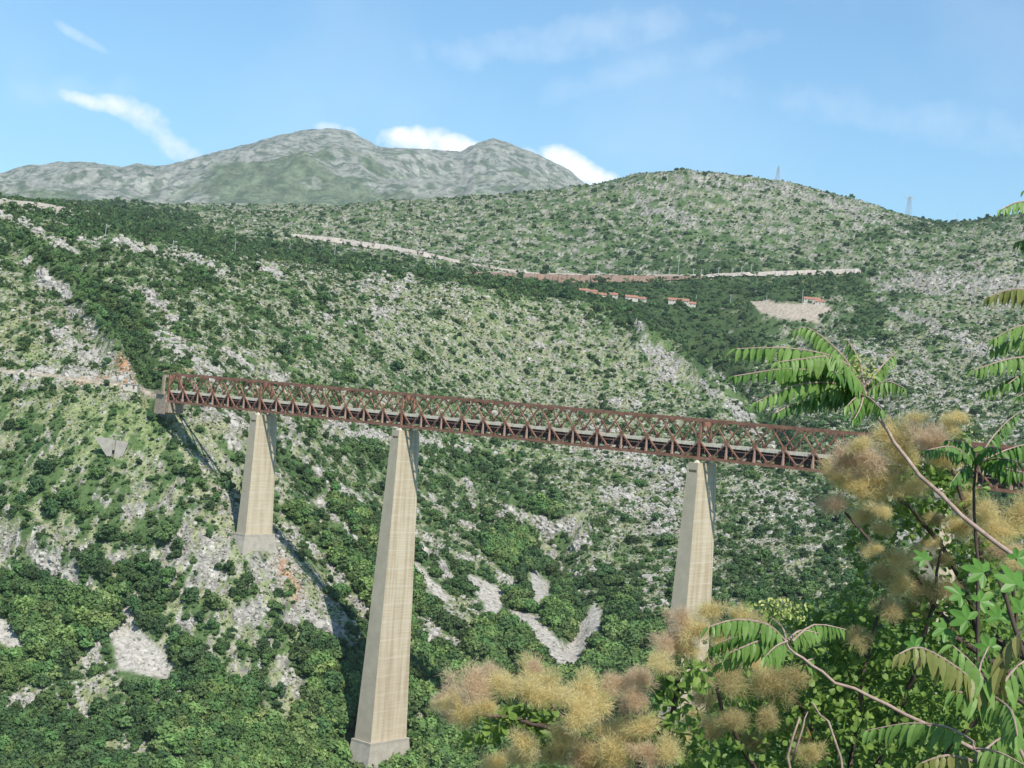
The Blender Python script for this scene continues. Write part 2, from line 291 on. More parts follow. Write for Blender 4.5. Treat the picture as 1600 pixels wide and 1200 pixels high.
for p_, w_, s_ in ([(80, 1080), (200, 1140), (300, 1180)], 90, .5), ([(20, 650), (150, 640)], 24, .8), ([(180, 650), (240, 680)], 26, 1.), ([(110, 700), (160, 690)], 22, .7), ([(130, 1020), (200, 1080), (240, 1120)], 18, .6), ([(0, 500), (60, 560)], 24, .8), ([(130, 850), (200, 820)], 16, .3), ([(140, 1000), (160, 1050)], 14, .5), ([(950, 740), (990, 760)], 18, .6), ([(800, 470), (700, 520)], 40, .25): stroke(MG, p_, w_, s_)
# gullies and ribs of the slopes, metres at 800 m
for p_, w_, s_ in (([(232, 615), (330, 705), (430, 785), (500, 862), (570, 960), (600, 1040)], 16, -11), ([(262, 640), (300, 700)], 9, -5), ([(0, 340), (110, 400), (200, 500), (240, 600)], 18, -8), ([(40, 400), (120, 480), (180, 560)], 12, 8), ([(170, 375), (330, 570)], 12, 3),
                   ([(355, 545), (440, 600)], 9, 6), ([(440, 650), (500, 760), (560, 850)], 14, 6), ([(430, 700), (520, 790), (620, 900)], 14, -5), ([(700, 690), (850, 800), (860, 900)], 24, -7), ([(800, 800), (912, 832)], 12, 8),
                   ([(1000, 540), (1060, 570), (1130, 630), (1200, 690)], 12, 9), ([(1080, 540), (1160, 620), (1230, 700)], 15, -9), ([(670, 1002), (738, 1048)], 15, 8), ([(0, 815), (140, 922)], 18, 8), ([(480, 842), (545, 905)], 10, 5), ([(640, 860), (690, 890)], 10, 4),
                   ([(880, 850), (900, 1000)], 22, -6), ([(170, 560), (195, 590)], 12, 5), ([(400, 430), (590, 545)], 12, -4), ([(930, 690), (1070, 760)], 24, 4), ([(1240, 560), (1400, 700)], 25, -6), ([(1330, 560), (1500, 700)], 25, 5), ([(300, 960), (430, 950)], 14, 5), ([(190, 960), (250, 1040)], 22, -4)):
    stroke(MD, p_, w_, s_, 'add')
def samp(A, px, py):
    x = np.clip((px+RO)/2, 0, RW-1.01); y = np.clip((py+RO*.5)/2, 0, RH-1.01); i = y.astype(int); j = x.astype(int); fy = y-i; fx = x-j
    return (A[i, j]*(1-fx)+A[i, j+1]*fx)*(1-fy)+(A[i+1, j]*(1-fx)+A[i+1, j+1]*fx)*fy
PX, PY = pix(XG, YG, ZG)
far = np.clip((YG-250)/300, 0, 1)
ledge = samp(MT, PX, PY)
damp = far*(1-.85*np.clip(ledge, 0, 1))*np.clip(YG/800, .5, 3)
wx = XG+8*fbm(XG, YG, 40, 2, 91); wy = YG+8*fbm(XG, YG, 40, 2, 92)
ZG = ZG+samp(MD, PX, PY)*YG/800*far
Z0 = ZG.copy()
ZG = ZG+damp*(3.0*fbm(XG, YG, 120, 3, 5)+1.5*ridged(wx, wy, 45, 3, 6))
rk0 = np.clip(samp(MR, PX, PY), 0, 1); sc0 = samp(MS, PX, PY)
rr = np.clip(fbm(wx, wy, 26, 4, 33)*1.6+.5, 0, 1)
rockamt = np.clip(rk0*.9+.25*rr, 0, 1)*(1-sc0)
s_ = np.clip(YG/800, .6, 2.2)
ZG = ZG+far*(1-np.clip(ledge, 0, 1))*s_*(rockamt*(2.6*ridged(wx, wy, 17, 2, 50)+1.6*ridged(wx, wy, 7, 2, 51))+.35*perlin(XG/2.3, YG/2.3, 52)*(1-sc0))
EL = ZG/YG
PX, PY = pix(XG, YG, ZG)
run = np.maximum.accumulate(EL[:, :], axis=0)
VIS = EL >= run-.0004
# cover classes
JX = 7*perlin(XG/14, YG/26, 301); JY = 5*perlin(XG/14, YG/26, 302)
V = np.clip(samp(MV, PX+JX, PY+JY), 0, 1); R = np.clip(samp(MR, PX+JX, PY+JY), 0, 1)*np.clip(.62+2.2*fbm(XG, YG*.8, 13, 3, 303), 0, 1.15)
gap = np.clip(fbm(XG, YG, 38, 3, 505)*4-.45, 0, 1)*np.clip((PY-790)/50, 0, 1); V = V*(1-.6*gap); R = np.maximum(R, .30*gap*np.clip(fbm(XG, YG, 22, 2, 506)*4+.3, 0, 1))
S = samp(MS, PX+3*perlin(XG/9, YG/9, 3), PY+3*perlin(XG/9, YG/9, 4)); T = samp(MT, PX, PY); O = samp(MO, PX, PY); G = samp(MG, PX, PY)
q = np.clip(YG/900, .7, 2.4)
n1 = .50*perlin(XG/11, YG/13, 71)+.50*perlin(wx/5, wy/5.8, 72)+.40*perlin(XG/2.4, YG/2.8, 73)
n2 = .5*perlin(XG/24, YG/44, 74)+.5*perlin(wx/11, wy/22, 75)+.35*perlin(wx/5, wy/10, 76)
bl = np.clip((YG-1200)/900, 0, 1)
nv = n1*(1-bl)+n2*bl
nvn = np.clip(.5+nv*.95, 0, 1)                       # ~uniform
green = np.clip((V-nvn)*7+.5, 0, 1)*(1-S)*(1-np.clip(T*1.5, 0, 1))
rn = .42*perlin(wx/8, wy/9, 81)+.5*perlin(XG/2.8, YG/3.4, 82)+.35*perlin(XG/1.3, YG/2.2, 83)*(YG < 1400)
rockf = np.clip((R*1.25+.41+.10*bl-(.5+rn*.9)-.35*G)*9+.5, 0, 1)
cG = np.array([.056, .100, .040]); cG2 = np.array([.098, .150, .055]); cB = np.array([.235, .235, .145]); cY = np.array([.20, .225, .10]); cR = np.array([.47, .45, .405]); cRd = np.array([.19, .18, .16])
tone = np.clip(.5+fbm(XG, YG, 60, 3, 95), 0, 1)[..., None]; t2 = np.clip(.5+.8*perlin(XG/3, YG/3, 96), 0, 1)[..., None]
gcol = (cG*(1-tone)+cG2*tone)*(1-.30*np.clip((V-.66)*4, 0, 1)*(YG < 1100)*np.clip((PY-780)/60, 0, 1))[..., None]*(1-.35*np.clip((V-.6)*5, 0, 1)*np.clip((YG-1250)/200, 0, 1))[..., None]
bcol = cB*(1-G[..., None].clip(0, 1))+cY*G[..., None].clip(0, 1); bcol = bcol*(.75+.5*t2)
bcol = bcol*(1-.35*tone)+gcol*1.9*.35*tone
crk = np.clip(ridged(wx, wy*.8, 5, 2, 401)*1.6-.25, 0, 1)[..., None]; rcol = (cRd*(1-t2)+cR*t2)*(1-.45*crk)*(1+.22*np.clip(R, 0, 1)[..., None]); rcol = rcol*(1-.8*O[..., None].clip(0, 1))+np.array([.42, .24, .12])*.8*O[..., None].clip(0, 1)
C = bcol*(1-rockf[..., None])+rcol*rockf[..., None]; Oc = np.clip(O*1.3-.15, 0, 1)[..., None]; C = C*(1-Oc)+np.array([.33, .19, .105])*(.5+.9*t2)*Oc; green = green*(1-.8*Oc[..., 0])
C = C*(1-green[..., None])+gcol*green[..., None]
scr = np.array([.36, .34, .305])*(.88+.24*t2); C = C*(1-S[..., None])+scr*S[..., None]
Tm = np.clip(T*1.2, 0, 1)[..., None]; C = C*(1-Tm)+np.array([.38, .325, .26])*(.8+.4*t2)*Tm
nearc = (YG < 300)[..., None]; C = np.where(nearc, np.array([.06, .09, .03]), C)

def vcol_mat(name, bump_scale, bump_strength, var=.35, nscale=.6, spk=.7, dark=(.05, .08, .03), thr=.60, amt=.75):
    m = bpy.data.materials.new(name); m.use_nodes = True; t = m.node_tree; N = t.nodes; L = t.links; b = N['Principled BSDF']
    b.inputs['Roughness'].default_value = .95; b.inputs['Specular IOR Level'].default_value = .1
    a = N.new('ShaderNodeAttribute'); a.attribute_name = 'cover'; c = N.new('ShaderNodeNewGeometry'); n = N.new('ShaderNodeTexNoise')
    n.inputs['Scale'].default_value = nscale; n.inputs['Detail'].default_value = 7; n.inputs['Roughness'].default_value = .7; L.new(c.outputs['Position'], n.inputs['Vector'])
    mr = N.new('ShaderNodeMapRange'); mr.inputs[1].default_value = .3; mr.inputs[2].default_value = .7; mr.inputs[3].default_value = 1-var; mr.inputs[4].default_value = 1+var; L.new(n.outputs['Fac'], mr.inputs[0])
    x = N.new('ShaderNodeVectorMath'); x.operation = 'SCALE'; L.new(a.outputs['Color'], x.inputs[0]); L.new(mr.outputs[0], x.inputs['Scale']); n3_ = N.new('ShaderNodeTexNoise'); n3_.inputs['Scale'].default_value = spk; n3_.inputs['Detail'].default_value = 4; n3_.inputs['Roughness'].default_value = .6; L.new(c.outputs['Position'], n3_.inputs['Vector'])
    r3 = N.new('ShaderNodeMapRange'); r3.inputs[1].default_value = thr; r3.inputs[2].default_value = thr+.04; r3.inputs[4].default_value = amt; L.new(n3_.outputs['Fac'], r3.inputs[0]); mx = N.new('ShaderNodeMixRGB'); L.new(r3.outputs[0], mx.inputs[0]); L.new(x.outputs[0], mx.inputs[1]); mx.inputs[2].default_value = (*dark, 1)
    L.new(mx.outputs[0], b.inputs['Base Color'])
    n2_ = N.new('ShaderNodeTexNoise'); n2_.inputs['Scale'].default_value = bump_scale; n2_.inputs['Detail'].default_value = 6; L.new(c.outputs['Position'], n2_.inputs['Vector'])
    bp = N.new('ShaderNodeBump'); bp.inputs['Strength'].default_value = bump_strength; bp.inputs['Distance'].default_value = 1.; L.new(n2_.outputs['Fac'], bp.inputs['Height']); L.new(bp.outputs[0], b.inputs['Normal'])
    return m
def grid_obj(name, X, Y, Z, col, m):
    nr, nc = X.shape; idx = np.arange(nr*nc).reshape(nr, nc)
    Fa = np.stack([idx[:-1, :-1], idx[:-1, 1:], idx[1:, 1:], idx[1:, :-1]], -1).reshape(-1, 4)
    me = mesh_np(name, np.stack([X, Y, Z], -1).reshape(-1, 3), Fa, m)
    at = me.color_attributes.new('cover', 'FLOAT_COLOR', 'POINT'); rgba = np.ones((nr*nc, 4), np.float32); rgba[:, :3] = np.clip(col.reshape(-1, 3), 0, 1); at.data.foreach_set('color', rgba.ravel())
    return link(name, me)
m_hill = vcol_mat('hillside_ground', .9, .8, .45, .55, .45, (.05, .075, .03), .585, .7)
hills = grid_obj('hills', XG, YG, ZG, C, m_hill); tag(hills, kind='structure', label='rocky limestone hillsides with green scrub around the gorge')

# far mountain range
MSK = [(-300, 275), (-100, 272), (0, 275), (60, 262), (90, 254), (150, 256), (190, 263), (215, 258), (245, 262), (300, 250), (340, 240), (400, 222), (440, 212), (480, 204), (520, 202), (550, 208), (570, 219), (590, 230), (640, 234), (690, 238), (720, 237), (745, 224), (770, 218), (800, 228), (850, 249), (890, 268), (915, 290), (960, 325), (1050, 390), (1500, 430), (1900, 440)]
mtx = np.arange(-.42, .42, .0010); mk = np.array(sorted(ray(*p) for p in MSK)); msky = np.interp(mtx, mk[:, 0], mk[:, 1])
my = np.concatenate([np.arange(5200, 10400, 15), np.linspace(10400, 14000, 20)]); MY = np.repeat(my[:, None], len(mtx), 1); MX = MY*mtx[None]
base_el = np.interp(mtx, *np.array(sorted(ray(*p) for p in [(-300, 345), (300, 360), (900, 380), (1500, 420), (1900, 440)])).T)
tt = np.clip((MY-5600)/(9600-5600), 0, 1); sh = tt**.85
mel = base_el[None]*(1-sh)+msky[None]*sh
MZ = mel*MY
rdg = ridged(MX+300*fbm(MX, MY, 900, 2, 7), MY, 1500, 5, 21, .5)
MZ = MZ+(tt*(1-tt)*4)*(190*rdg-50)+np.clip(tt*3, 0, 1)*(16*fbm(MX, MY, 260, 4, 22)+13*ridged(MX, MY, 130, 4, 23))
back = np.clip((MY-9600)/4000, 0, 1); MZ = MZ-back**1.2*900
mgn = np.clip(.5+.9*fbm(MX, MY*.7, 700, 4, 31)-.9*(tt-.45)+.35*fbm(MX, MY, 120, 3, 32)-.25*rdg, 0, 1)
mgn = np.clip((mgn+.25*fbm(MX, MY, 240, 4, 36)-.40)*5+.5, 0, 1)[..., None]; sp = np.clip((fbm(MX, MY, 70, 3, 33))*5-.6, 0, 1)[..., None]
mt2 = np.clip(.5+fbm(MX, MY, 90, 3, 34), 0, 1)[..., None]
mcr = np.clip(ridged(MX, MY*.8, 90, 3, 402)*1.4-.1, 0, 1)[..., None]; MC = np.array([.27, .28, .24])*(.9+.2*mt2)*(1-.25*mcr)*(1-mgn)+np.array([.125, .155, .095])*(.75+.5*mt2)*mgn; MC = MC*(1-.7*sp)+np.array([.045, .075, .035])*.7*sp
mtn = grid_obj('mountain', MX, MY, MZ, MC, vcol_mat('mountain_rock', .02, .6, .42, .05, .020, (.055, .085, .05), .53, .65)); tag(mtn, kind='structure', label='bare grey limestone mountain range on the horizon')

# ------------------------------------------------------------------ sampling of the hillside
def hit(px, py):
    t, e = ray(px, py); j = int(np.clip(np.searchsorted(tx, t), 1, NC-1)); f = (t-tx[j-1])/(tx[j]-tx[j-1])
    col = EL[:, j-1]*(1-f)+EL[:, j]*f; ok = np.where((col >= e) & (YR > 300))[0]
    if len(ok) == 0: i = int(np.argmax(np.where(YR > 1200, col, -9)))
    else: i = ok[0]
    if i > 0 and col[i] != col[i-1] and len(ok): g = np.clip((e-col[i-1])/(col[i]-col[i-1]), 0, 1)
    else: g = 1
    Y = YR[i-1]+(YR[i]-YR[i-1])*g; return Vector((t*Y, Y, (col[i-1]+(col[i]-col[i-1])*g)*Y))
def ground(x, y):
    t = x/y; j = int(np.clip(np.searchsorted(tx, t), 1, NC-1)); i = int(np.clip(np.searchsorted(YR, y), 1, NR-1))
    f = (t-tx[j-1])/(tx[j]-tx[j-1]); g = (y-YR[i-1])/(YR[i]-YR[i-1])
    return float((ZG[i-1, j-1]*(1-f)+ZG[i-1, j]*f)*(1-g)+(ZG[i, j-1]*(1-f)+ZG[i, j]*f)*g)

# ------------------------------------------------------------------ scrub, trees, boulders
m_leaf = [mat('leaf_dark', (.086, .162, .050), .8, .3, .9, obj_rand=.35, translucent=.12), mat('leaf_mid', (.135, .222, .068), .8, .3, .9, obj_rand=.35, translucent=.15), mat('leaf_olive', (.165, .235, .085), .85, .25, .9, obj_rand=.3, translucent=.12)]
m_sh = [mat('shrub_dark', (.054, .106, .040), .85, .3, .9, obj_rand=.35, translucent=.08), mat('shrub_mid', (.076, .138, .048), .85, .3, .9, obj_rand=.35, translucent=.08)]
m_bark = mat('bark', (.16, .13, .10), .9, .3, 4)
m_rock = mat('limestone', (.22, .21, .185), .95, .2, 1.2, bump=.6, col2=(.45, .43, .39), obj_rand=.15)
def crown(seed, nleaf, flat, lobes, leaf=.13, mt=None):
    r = np.random.default_rng(seed); cs = []; rs = []
    for i in range(lobes):
        a = r.uniform(0, 2*math.pi); d = .60*math.sqrt(r.uniform(0, 1)); rad = r.uniform(.26, .50)*(1.08-d*.5)
        cs.append((math.cos(a)*d, math.sin(a)*d, (r.uniform(.28, .85)-d*.5)*flat)); rs.append(rad)
    cs = np.array(cs); rs = np.array(rs)
    k = r.integers(0, lobes, nleaf); dv = r.normal(size=(nleaf, 3)); dv /= np.linalg.norm(dv, axis=1)[:, None]; dv[:, 2] = np.where(dv[:, 2] < -.35, -dv[:, 2], dv[:, 2])
    rad = rs[k]*(1-.35*r.uniform(0, 1, nleaf)**2.5)*(1+.12*r.normal(size=nleaf)); p = cs[k]+dv*rad[:, None]*np.array([1, 1, .85])
    nrm = dv+.75*r.normal(size=(nleaf, 3)); nrm /= np.linalg.norm(nrm, axis=1)[:, None]
    a = np.cross(nrm, r.normal(size=(nleaf, 3))); a /= np.linalg.norm(a, axis=1)[:, None]; b = np.cross(nrm, a)
    s = leaf*r.uniform(.5, 1.15, nleaf)[:, None]
    Vv = np.concatenate([p-a*s-b*s*.6, p+a*s*.9-b*s*.5, p+a*s*.5+b*s*.8, p-a*s*.7+b*s*.6], 1).reshape(-1, 3)
    Fa = np.arange(nleaf*4).reshape(-1, 4); V_ = [Vv]; F_ = [Fa]; off = len(Vv)
    t_ = bpy.data.meshes.new('t'); bm = bmesh.new(); bmesh.ops.create_icosphere(bm, subdivisions=1, radius=1); bmesh.ops.triangulate(bm, faces=bm.faces); iv = np.array([v.co[:] for v in bm.verts]); fi = [[v.index for v in f.verts] for f in bm.faces]; bm.free(); bpy.data.meshes.remove(t_)
    fl = [tuple(x) for x in Fa.tolist()]
    for c_, r_ in zip(cs, rs):
        V_.append(iv*r_*.8*(1+.1*r.normal(size=(len(iv), 1)))*np.array([1, 1, .85])+c_); fl += [tuple(off+x for x in f) for f in fi]; off += len(iv)
    return mesh_np('crown', np.concatenate(V_), fl, mt)
def boulder(seed):
    r = np.random.default_rng(seed); bm = bmesh.new(); bmesh.ops.create_icosphere(bm, subdivisions=2, radius=1)
    pl = [(Vector(r.normal(size=3)).normalized(), r.uniform(.45, .8)) for _ in range(9)]
    for v in bm.verts:
        for n, d in pl:
            e = v.co.dot(n)-d
            if e > 0: v.co -= n*e
        v.co *= 1+.05*r.normal()
    me = bpy.data.meshes.new('boulder'); bm.to_mesh(me); bm.free(); me.materials.append(m_rock); return me
src = bpy.data.collections.new('scrub_sources')      # sources only, not linked into the scene
def source_coll(name, meshes):
    c = bpy.data.collections.new(name)
    for i, me in enumerate(meshes):
        o = bpy.data.objects.new('%s_%02d' % (name, i), me); c.objects.link(o)
    return c
def scatter(name, pts, scl, rot, idx, coll, zs=None):
    me = bpy.data.meshes.new(name); n = len(pts); me.vertices.add(n); me.vertices.foreach_set('co', np.asarray(pts, np.float32).ravel())
    for nm, tp, d in (('scl', 'FLOAT', scl), ('rotz', 'FLOAT', rot), ('idx', 'INT', idx)):
        a = me.attributes.new(nm, tp, 'POINT'); a.data.foreach_set('value', np.asarray(d, np.int32 if tp == 'INT' else np.float32))
    o = link(name, me); g = bpy.data.node_groups.new(name, 'GeometryNodeTree'); g.interface.new_socket('Geometry', in_out='INPUT', socket_type='NodeSocketGeometry'); g.interface.new_socket('Geometry', in_out='OUTPUT', socket_type='NodeSocketGeometry')
    N, L = g.nodes, g.links; gi = N.new('NodeGroupInput'); go = N.new('NodeGroupOutput'); ip = N.new('GeometryNodeInstanceOnPoints'); ci = N.new('GeometryNodeCollectionInfo'); ci.inputs['Collection'].default_value = coll; ci.inputs['Separate Children'].default_value = True; ci.inputs['Reset Children'].default_value = True
    def at(nm, tp): x = N.new('GeometryNodeInputNamedAttribute'); x.data_type = tp; x.inputs['Name'].default_value = nm; return x.outputs['Attribute']
    cx = N.new('ShaderNodeCombineXYZ'); L.new(at('rotz', 'FLOAT'), cx.inputs[2]); L.new(gi.outputs[0], ip.inputs['Points']); L.new(ci.outputs[0], ip.inputs['Instance']); ip.inputs['Pick Instance'].default_value = True
    L.new(at('idx', 'INT'), ip.inputs['Instance Index']); L.new(cx.outputs[0], ip.inputs['Rotation']); L.new(at('scl', 'FLOAT'), ip.inputs['Scale']); L.new(ip.outputs[0], go.inputs[0])
    md = o.modifiers.new('instances', 'NODES'); md.node_group = g; return o
crowns_far = [crown(100+i, 130, 1.0, 4, .24, (m_sh+m_leaf)[(0, 1, 0, 1, 2, 0)[i]]) for i in range(6)]
crowns_near = [crown(200+i, 560, 1.30, (6, 8, 5, 7, 9, 6, 5, 8)[i], .105, (m_leaf[1], m_leaf[0], m_leaf[1], m_leaf[0], m_sh[0], m_sh[1], m_sh[0], m_leaf[2])[i]) for i in range(8)]
c_far = source_coll('far_bush', crowns_far); c_near = source_coll('near_bush', crowns_near); c_rock = source_coll('boulder', [boulder(i) for i in range(6)])
inframe = (PX > -120) & (PX < 1720) & (PY < 1290) & (YG > 430) & (YG < 3450)
okv = inframe & (S < .4) & (T < .3)
for dx_, dy_ in ((0, -7), (0, -14), (-8, -5), (8, -5), (0, -20)): okv &= samp(MS, PX+dx_, PY+dy_) < .3
W = np.where(okv, green, 0)
flat_i = np.flatnonzero(W > .15); wgt = W.ravel()[flat_i]
yy = YG.ravel()[flat_i]; vis = VIS.ravel()[flat_i]; py_ = PY.ravel()[flat_i]; vv_ = V.ravel()[flat_i]
wgt = wgt*np.where(vis, 1., .25)*np.where((py_ < 790) & (vv_ > .6), np.where(yy > 1400, 1.5, .55), 1.)
nsel = 84000
sel = RNG.choice(flat_i, nsel, replace=False, p=wgt/wgt.sum())
def attrs(sel): return XG.ravel()[sel], YG.ravel()[sel], ZG.ravel()[sel], PX.ravel()[sel], PY.ravel()[sel], V.ravel()[sel]
X_, Y_, Z_, px_, py_, v_ = attrs(sel)
forest = np.clip((v_-.56)*3.5, 0, 1)*np.where(py_ < 790, .35, 1)*np.clip((1500-Y_)/500, .25, 1)
size = RNG.lognormal(0, .60, nsel)*(1.10+2.5*forest)
size *= np.where(Y_ > 1250, 1.0+(Y_-1250)/2600, 1)
size = np.clip(size*np.where((py_ > 860) & (Y_ < 780), 1.35, 1), .55, 7.6)
X_ = X_+RNG.uniform(-.6, .6, nsel); Y2 = Y_+RNG.uniform(-.6, .6, nsel)
thin = ~((forest > .6) & (Y_ < 1000) & (size < 3.2) & (RNG.uniform(0, 1, nsel) < .80))
size = size*np.where((forest > .6) & (Y_ < 1000), 1.12, 1)
big = np.argsort(-size/Y_*np.where(VIS.ravel()[sel] & (px_ > -20) & (px_ < 1380) & (py_ < 1215) & (py_ > 560), 1, 0))
# keep the individuals apart from one another and off the viaduct piers
ind = []; occ = np.zeros((0, 2))
for b_ in big:
    if len(ind) >= 300: break
    q2 = np.array([px_[b_], py_[b_]])
    if abs(px_[b_]-585) < 62 and py_[b_] > 1120: continue
    if len(occ) and np.min(np.hypot(*(occ-q2).T)) < 13: continue
    ind.append(b_); occ = np.vstack([occ, q2])
mask = thin.copy(); mask[ind] = False
zsink = .12
PIERBASE = [(590, 1172, 60, 36), (398, 850, 32, 26), (262, 628, 30, 12), (182, 692, 34, 16)]
for (a_, b_, ra, rb) in PIERBASE: mask &= ~((np.abs(px_-a_) < ra) & (np.abs(py_-b_) < rb) & (Y_ < 900))
nm = mask & (Y_ < 1150); fm = mask & (Y_ >= 1150)
o = scatter('scrub', np.stack([X_, Y2, Z_-zsink*size], 1)[nm], size[nm], RNG.uniform(0, 6.28, nm.sum()), np.where(forest[nm] > .55, RNG.choice([0, 1, 2, 3, 7, 1, 5], nm.sum()), RNG.choice([4, 5, 6, 4, 5, 1, 3], nm.sum())), c_near)
tag(o, 'low green scrub covering the near gorge slopes', 'scrub', kind='stuff')
o = scatter('distant_scrub', np.stack([X_, Y2, Z_-zsink*size], 1)[fm], size[fm]*1.1, RNG.uniform(0, 6.28, fm.sum()), RNG.integers(0, 6, fm.sum()), c_far)
tag(o, 'dark green bushes dotted over the distant hills', 'scrub', kind='stuff')
GR = [('rounded dark green tree in the dense wood of the lower left slope', 'trees of the lower left wood', lambda x, y: x < 560 and y > 880),
      ('bushy green tree on the left slope below the railway ledge', 'trees of the left slope', lambda x, y: x < 420 and y > 590),
      ('leafy green tree in the gorge between the two tallest piers', 'trees of the gorge floor', lambda x, y: x >= 560 and y > 840),
      ('green bush tree among pale rocks on the slope behind the viaduct', 'trees of the slope behind', lambda x, y: True)]
trunk_me = MB(); trunk_me.tube([(0, 0, -.35), (.02, 0, .1), (.05, .02, .4)], [.05, .04, .025], 6); trunk_me.tube([(.03, 0, .15), (.2, .1, .45)], [.03, .012], 5); trunk_me.tube([(.03, 0, .18), (-.18, -.1, .5)], [.03, .012], 5)
trunk_me = trunk_me.mesh('trunk', m_bark)
big_crowns = [crown(300+i, 1100, 1.40, (7, 9, 6, 8, 10, 7)[i], .080, m_leaf[(0, 1, 1, 0, 1, 0)[i]]) for i in range(6)]
for b_ in ind:
    s1 = float(np.clip(size[b_]*.98, 1.2, 5.8)); x, y = float(X_[b_]), float(Y2[b_]); z = float(Z_[b_])
    t = empty('broadleaf_tree', (x, y, z), random.uniform(0, 6.28)); t.scale = (s1, s1, s1*random.uniform(.9, 1.15))
    for lb, gp, fn in GR:
        if fn(px_[b_], py_[b_]): tag(t, lb, 'tree', gp); break
    link('crown', random.choice(big_crowns), t, (0, 0, .05)); link('trunk', trunk_me, t)
# boulders and outcrops
okr = inframe & (YG < 1700) & (S < .3)
wr = np.where(okr & VIS, np.clip(R*1.3, 0, 1)*(1-green)*.6+.24*rockf*(1-green), 0).ravel(); fi_ = np.flatnonzero(wr > .05)
nr_ = 24000; sr = RNG.choice(fi_, nr_, replace=False, p=wr[fi_]/wr[fi_].sum()); Xr, Yr, Zr, pxr, pyr, _ = attrs(sr); Rr = R.ravel()[sr]
sz = RNG.lognormal(-.35, .5, nr_)*(.65+1.1*Rr)*np.clip(Yr/800, .8, 1.8); sz = np.clip(sz, .3, 4.2)
mk2 = np.ones(nr_, bool)
for (a_, b_, ra, rb) in PIERBASE: mk2 &= ~((np.abs(pxr-a_) < ra*.8) & (np.abs(pyr-b_) < rb) & (Yr < 900))
mk2 &= ~((T.ravel()[sr] > .3))
o = scatter('boulders', np.stack([Xr, Yr, Zr-.2*sz], 1)[mk2], sz[mk2], RNG.uniform(0, 6.28, mk2.sum()), RNG.integers(0, 6, mk2.sum()), c_rock)
tag(o, 'pale limestone boulders and outcrops strewn over the slopes', 'rocks', kind='stuff')
# dry grass tufts, dwarf bushes and loose stones in the open ground
m_tuft = [mat('dry_grass', (.22, .24, .10), .9, .25, 2, obj_rand=.3), mat('grey_green_tuft', (.13, .17, .075), .9, .25, 2, obj_rand=.3)]
c_tuft = source_coll('tuft', [crown(400, 46, .8, 3, .30, m_tuft[0]), crown(401, 46, .8, 3, .30, m_tuft[1]), crown(402, 60, .9, 3, .26, m_sh[1]), crown(403, 60, .9, 3, .26, m_sh[0]), boulder(41), boulder(42)])
wt_ = np.where(okv & VIS & (YG < 3400), (1-green)*(1-.75*np.clip(R, 0, 1)), 0).ravel(); ft = np.flatnonzero(wt_ > .1); nt_ = 80000
st_ = RNG.choice(ft, nt_, replace=False, p=wt_[ft]/wt_[ft].sum()); Xt, Yt, Zt, pxt, pyt, _ = attrs(st_)
it = RNG.choice(6, nt_, p=[.20, .18, .20, .16, .13, .13]); zt = RNG.lognormal(-.42, .4, nt_)*np.clip(Yt/900, .8, 2.6); zt = np.where(it >= 4, zt*.8, zt); zt = np.clip(zt, .3, 3.4)
mt_ = np.ones(nt_, bool)
for (a_, b_, ra, rb) in PIERBASE: mt_ &= ~((np.abs(pxt-a_) < ra*.6) & (np.abs(pyt-b_) < rb*.7) & (Yt < 900))
o = scatter('dry_grass_tufts', np.stack([Xt+RNG.uniform(-.5, .5, nt_), Yt, Zt-.1*zt], 1)[mt_], zt[mt_], RNG.uniform(0, 6.28, mt_.sum()), it[mt_], c_tuft)
tag(o, 'dry grass tufts, dwarf bushes and loose stones on the open slopes', 'grass', kind='stuff')
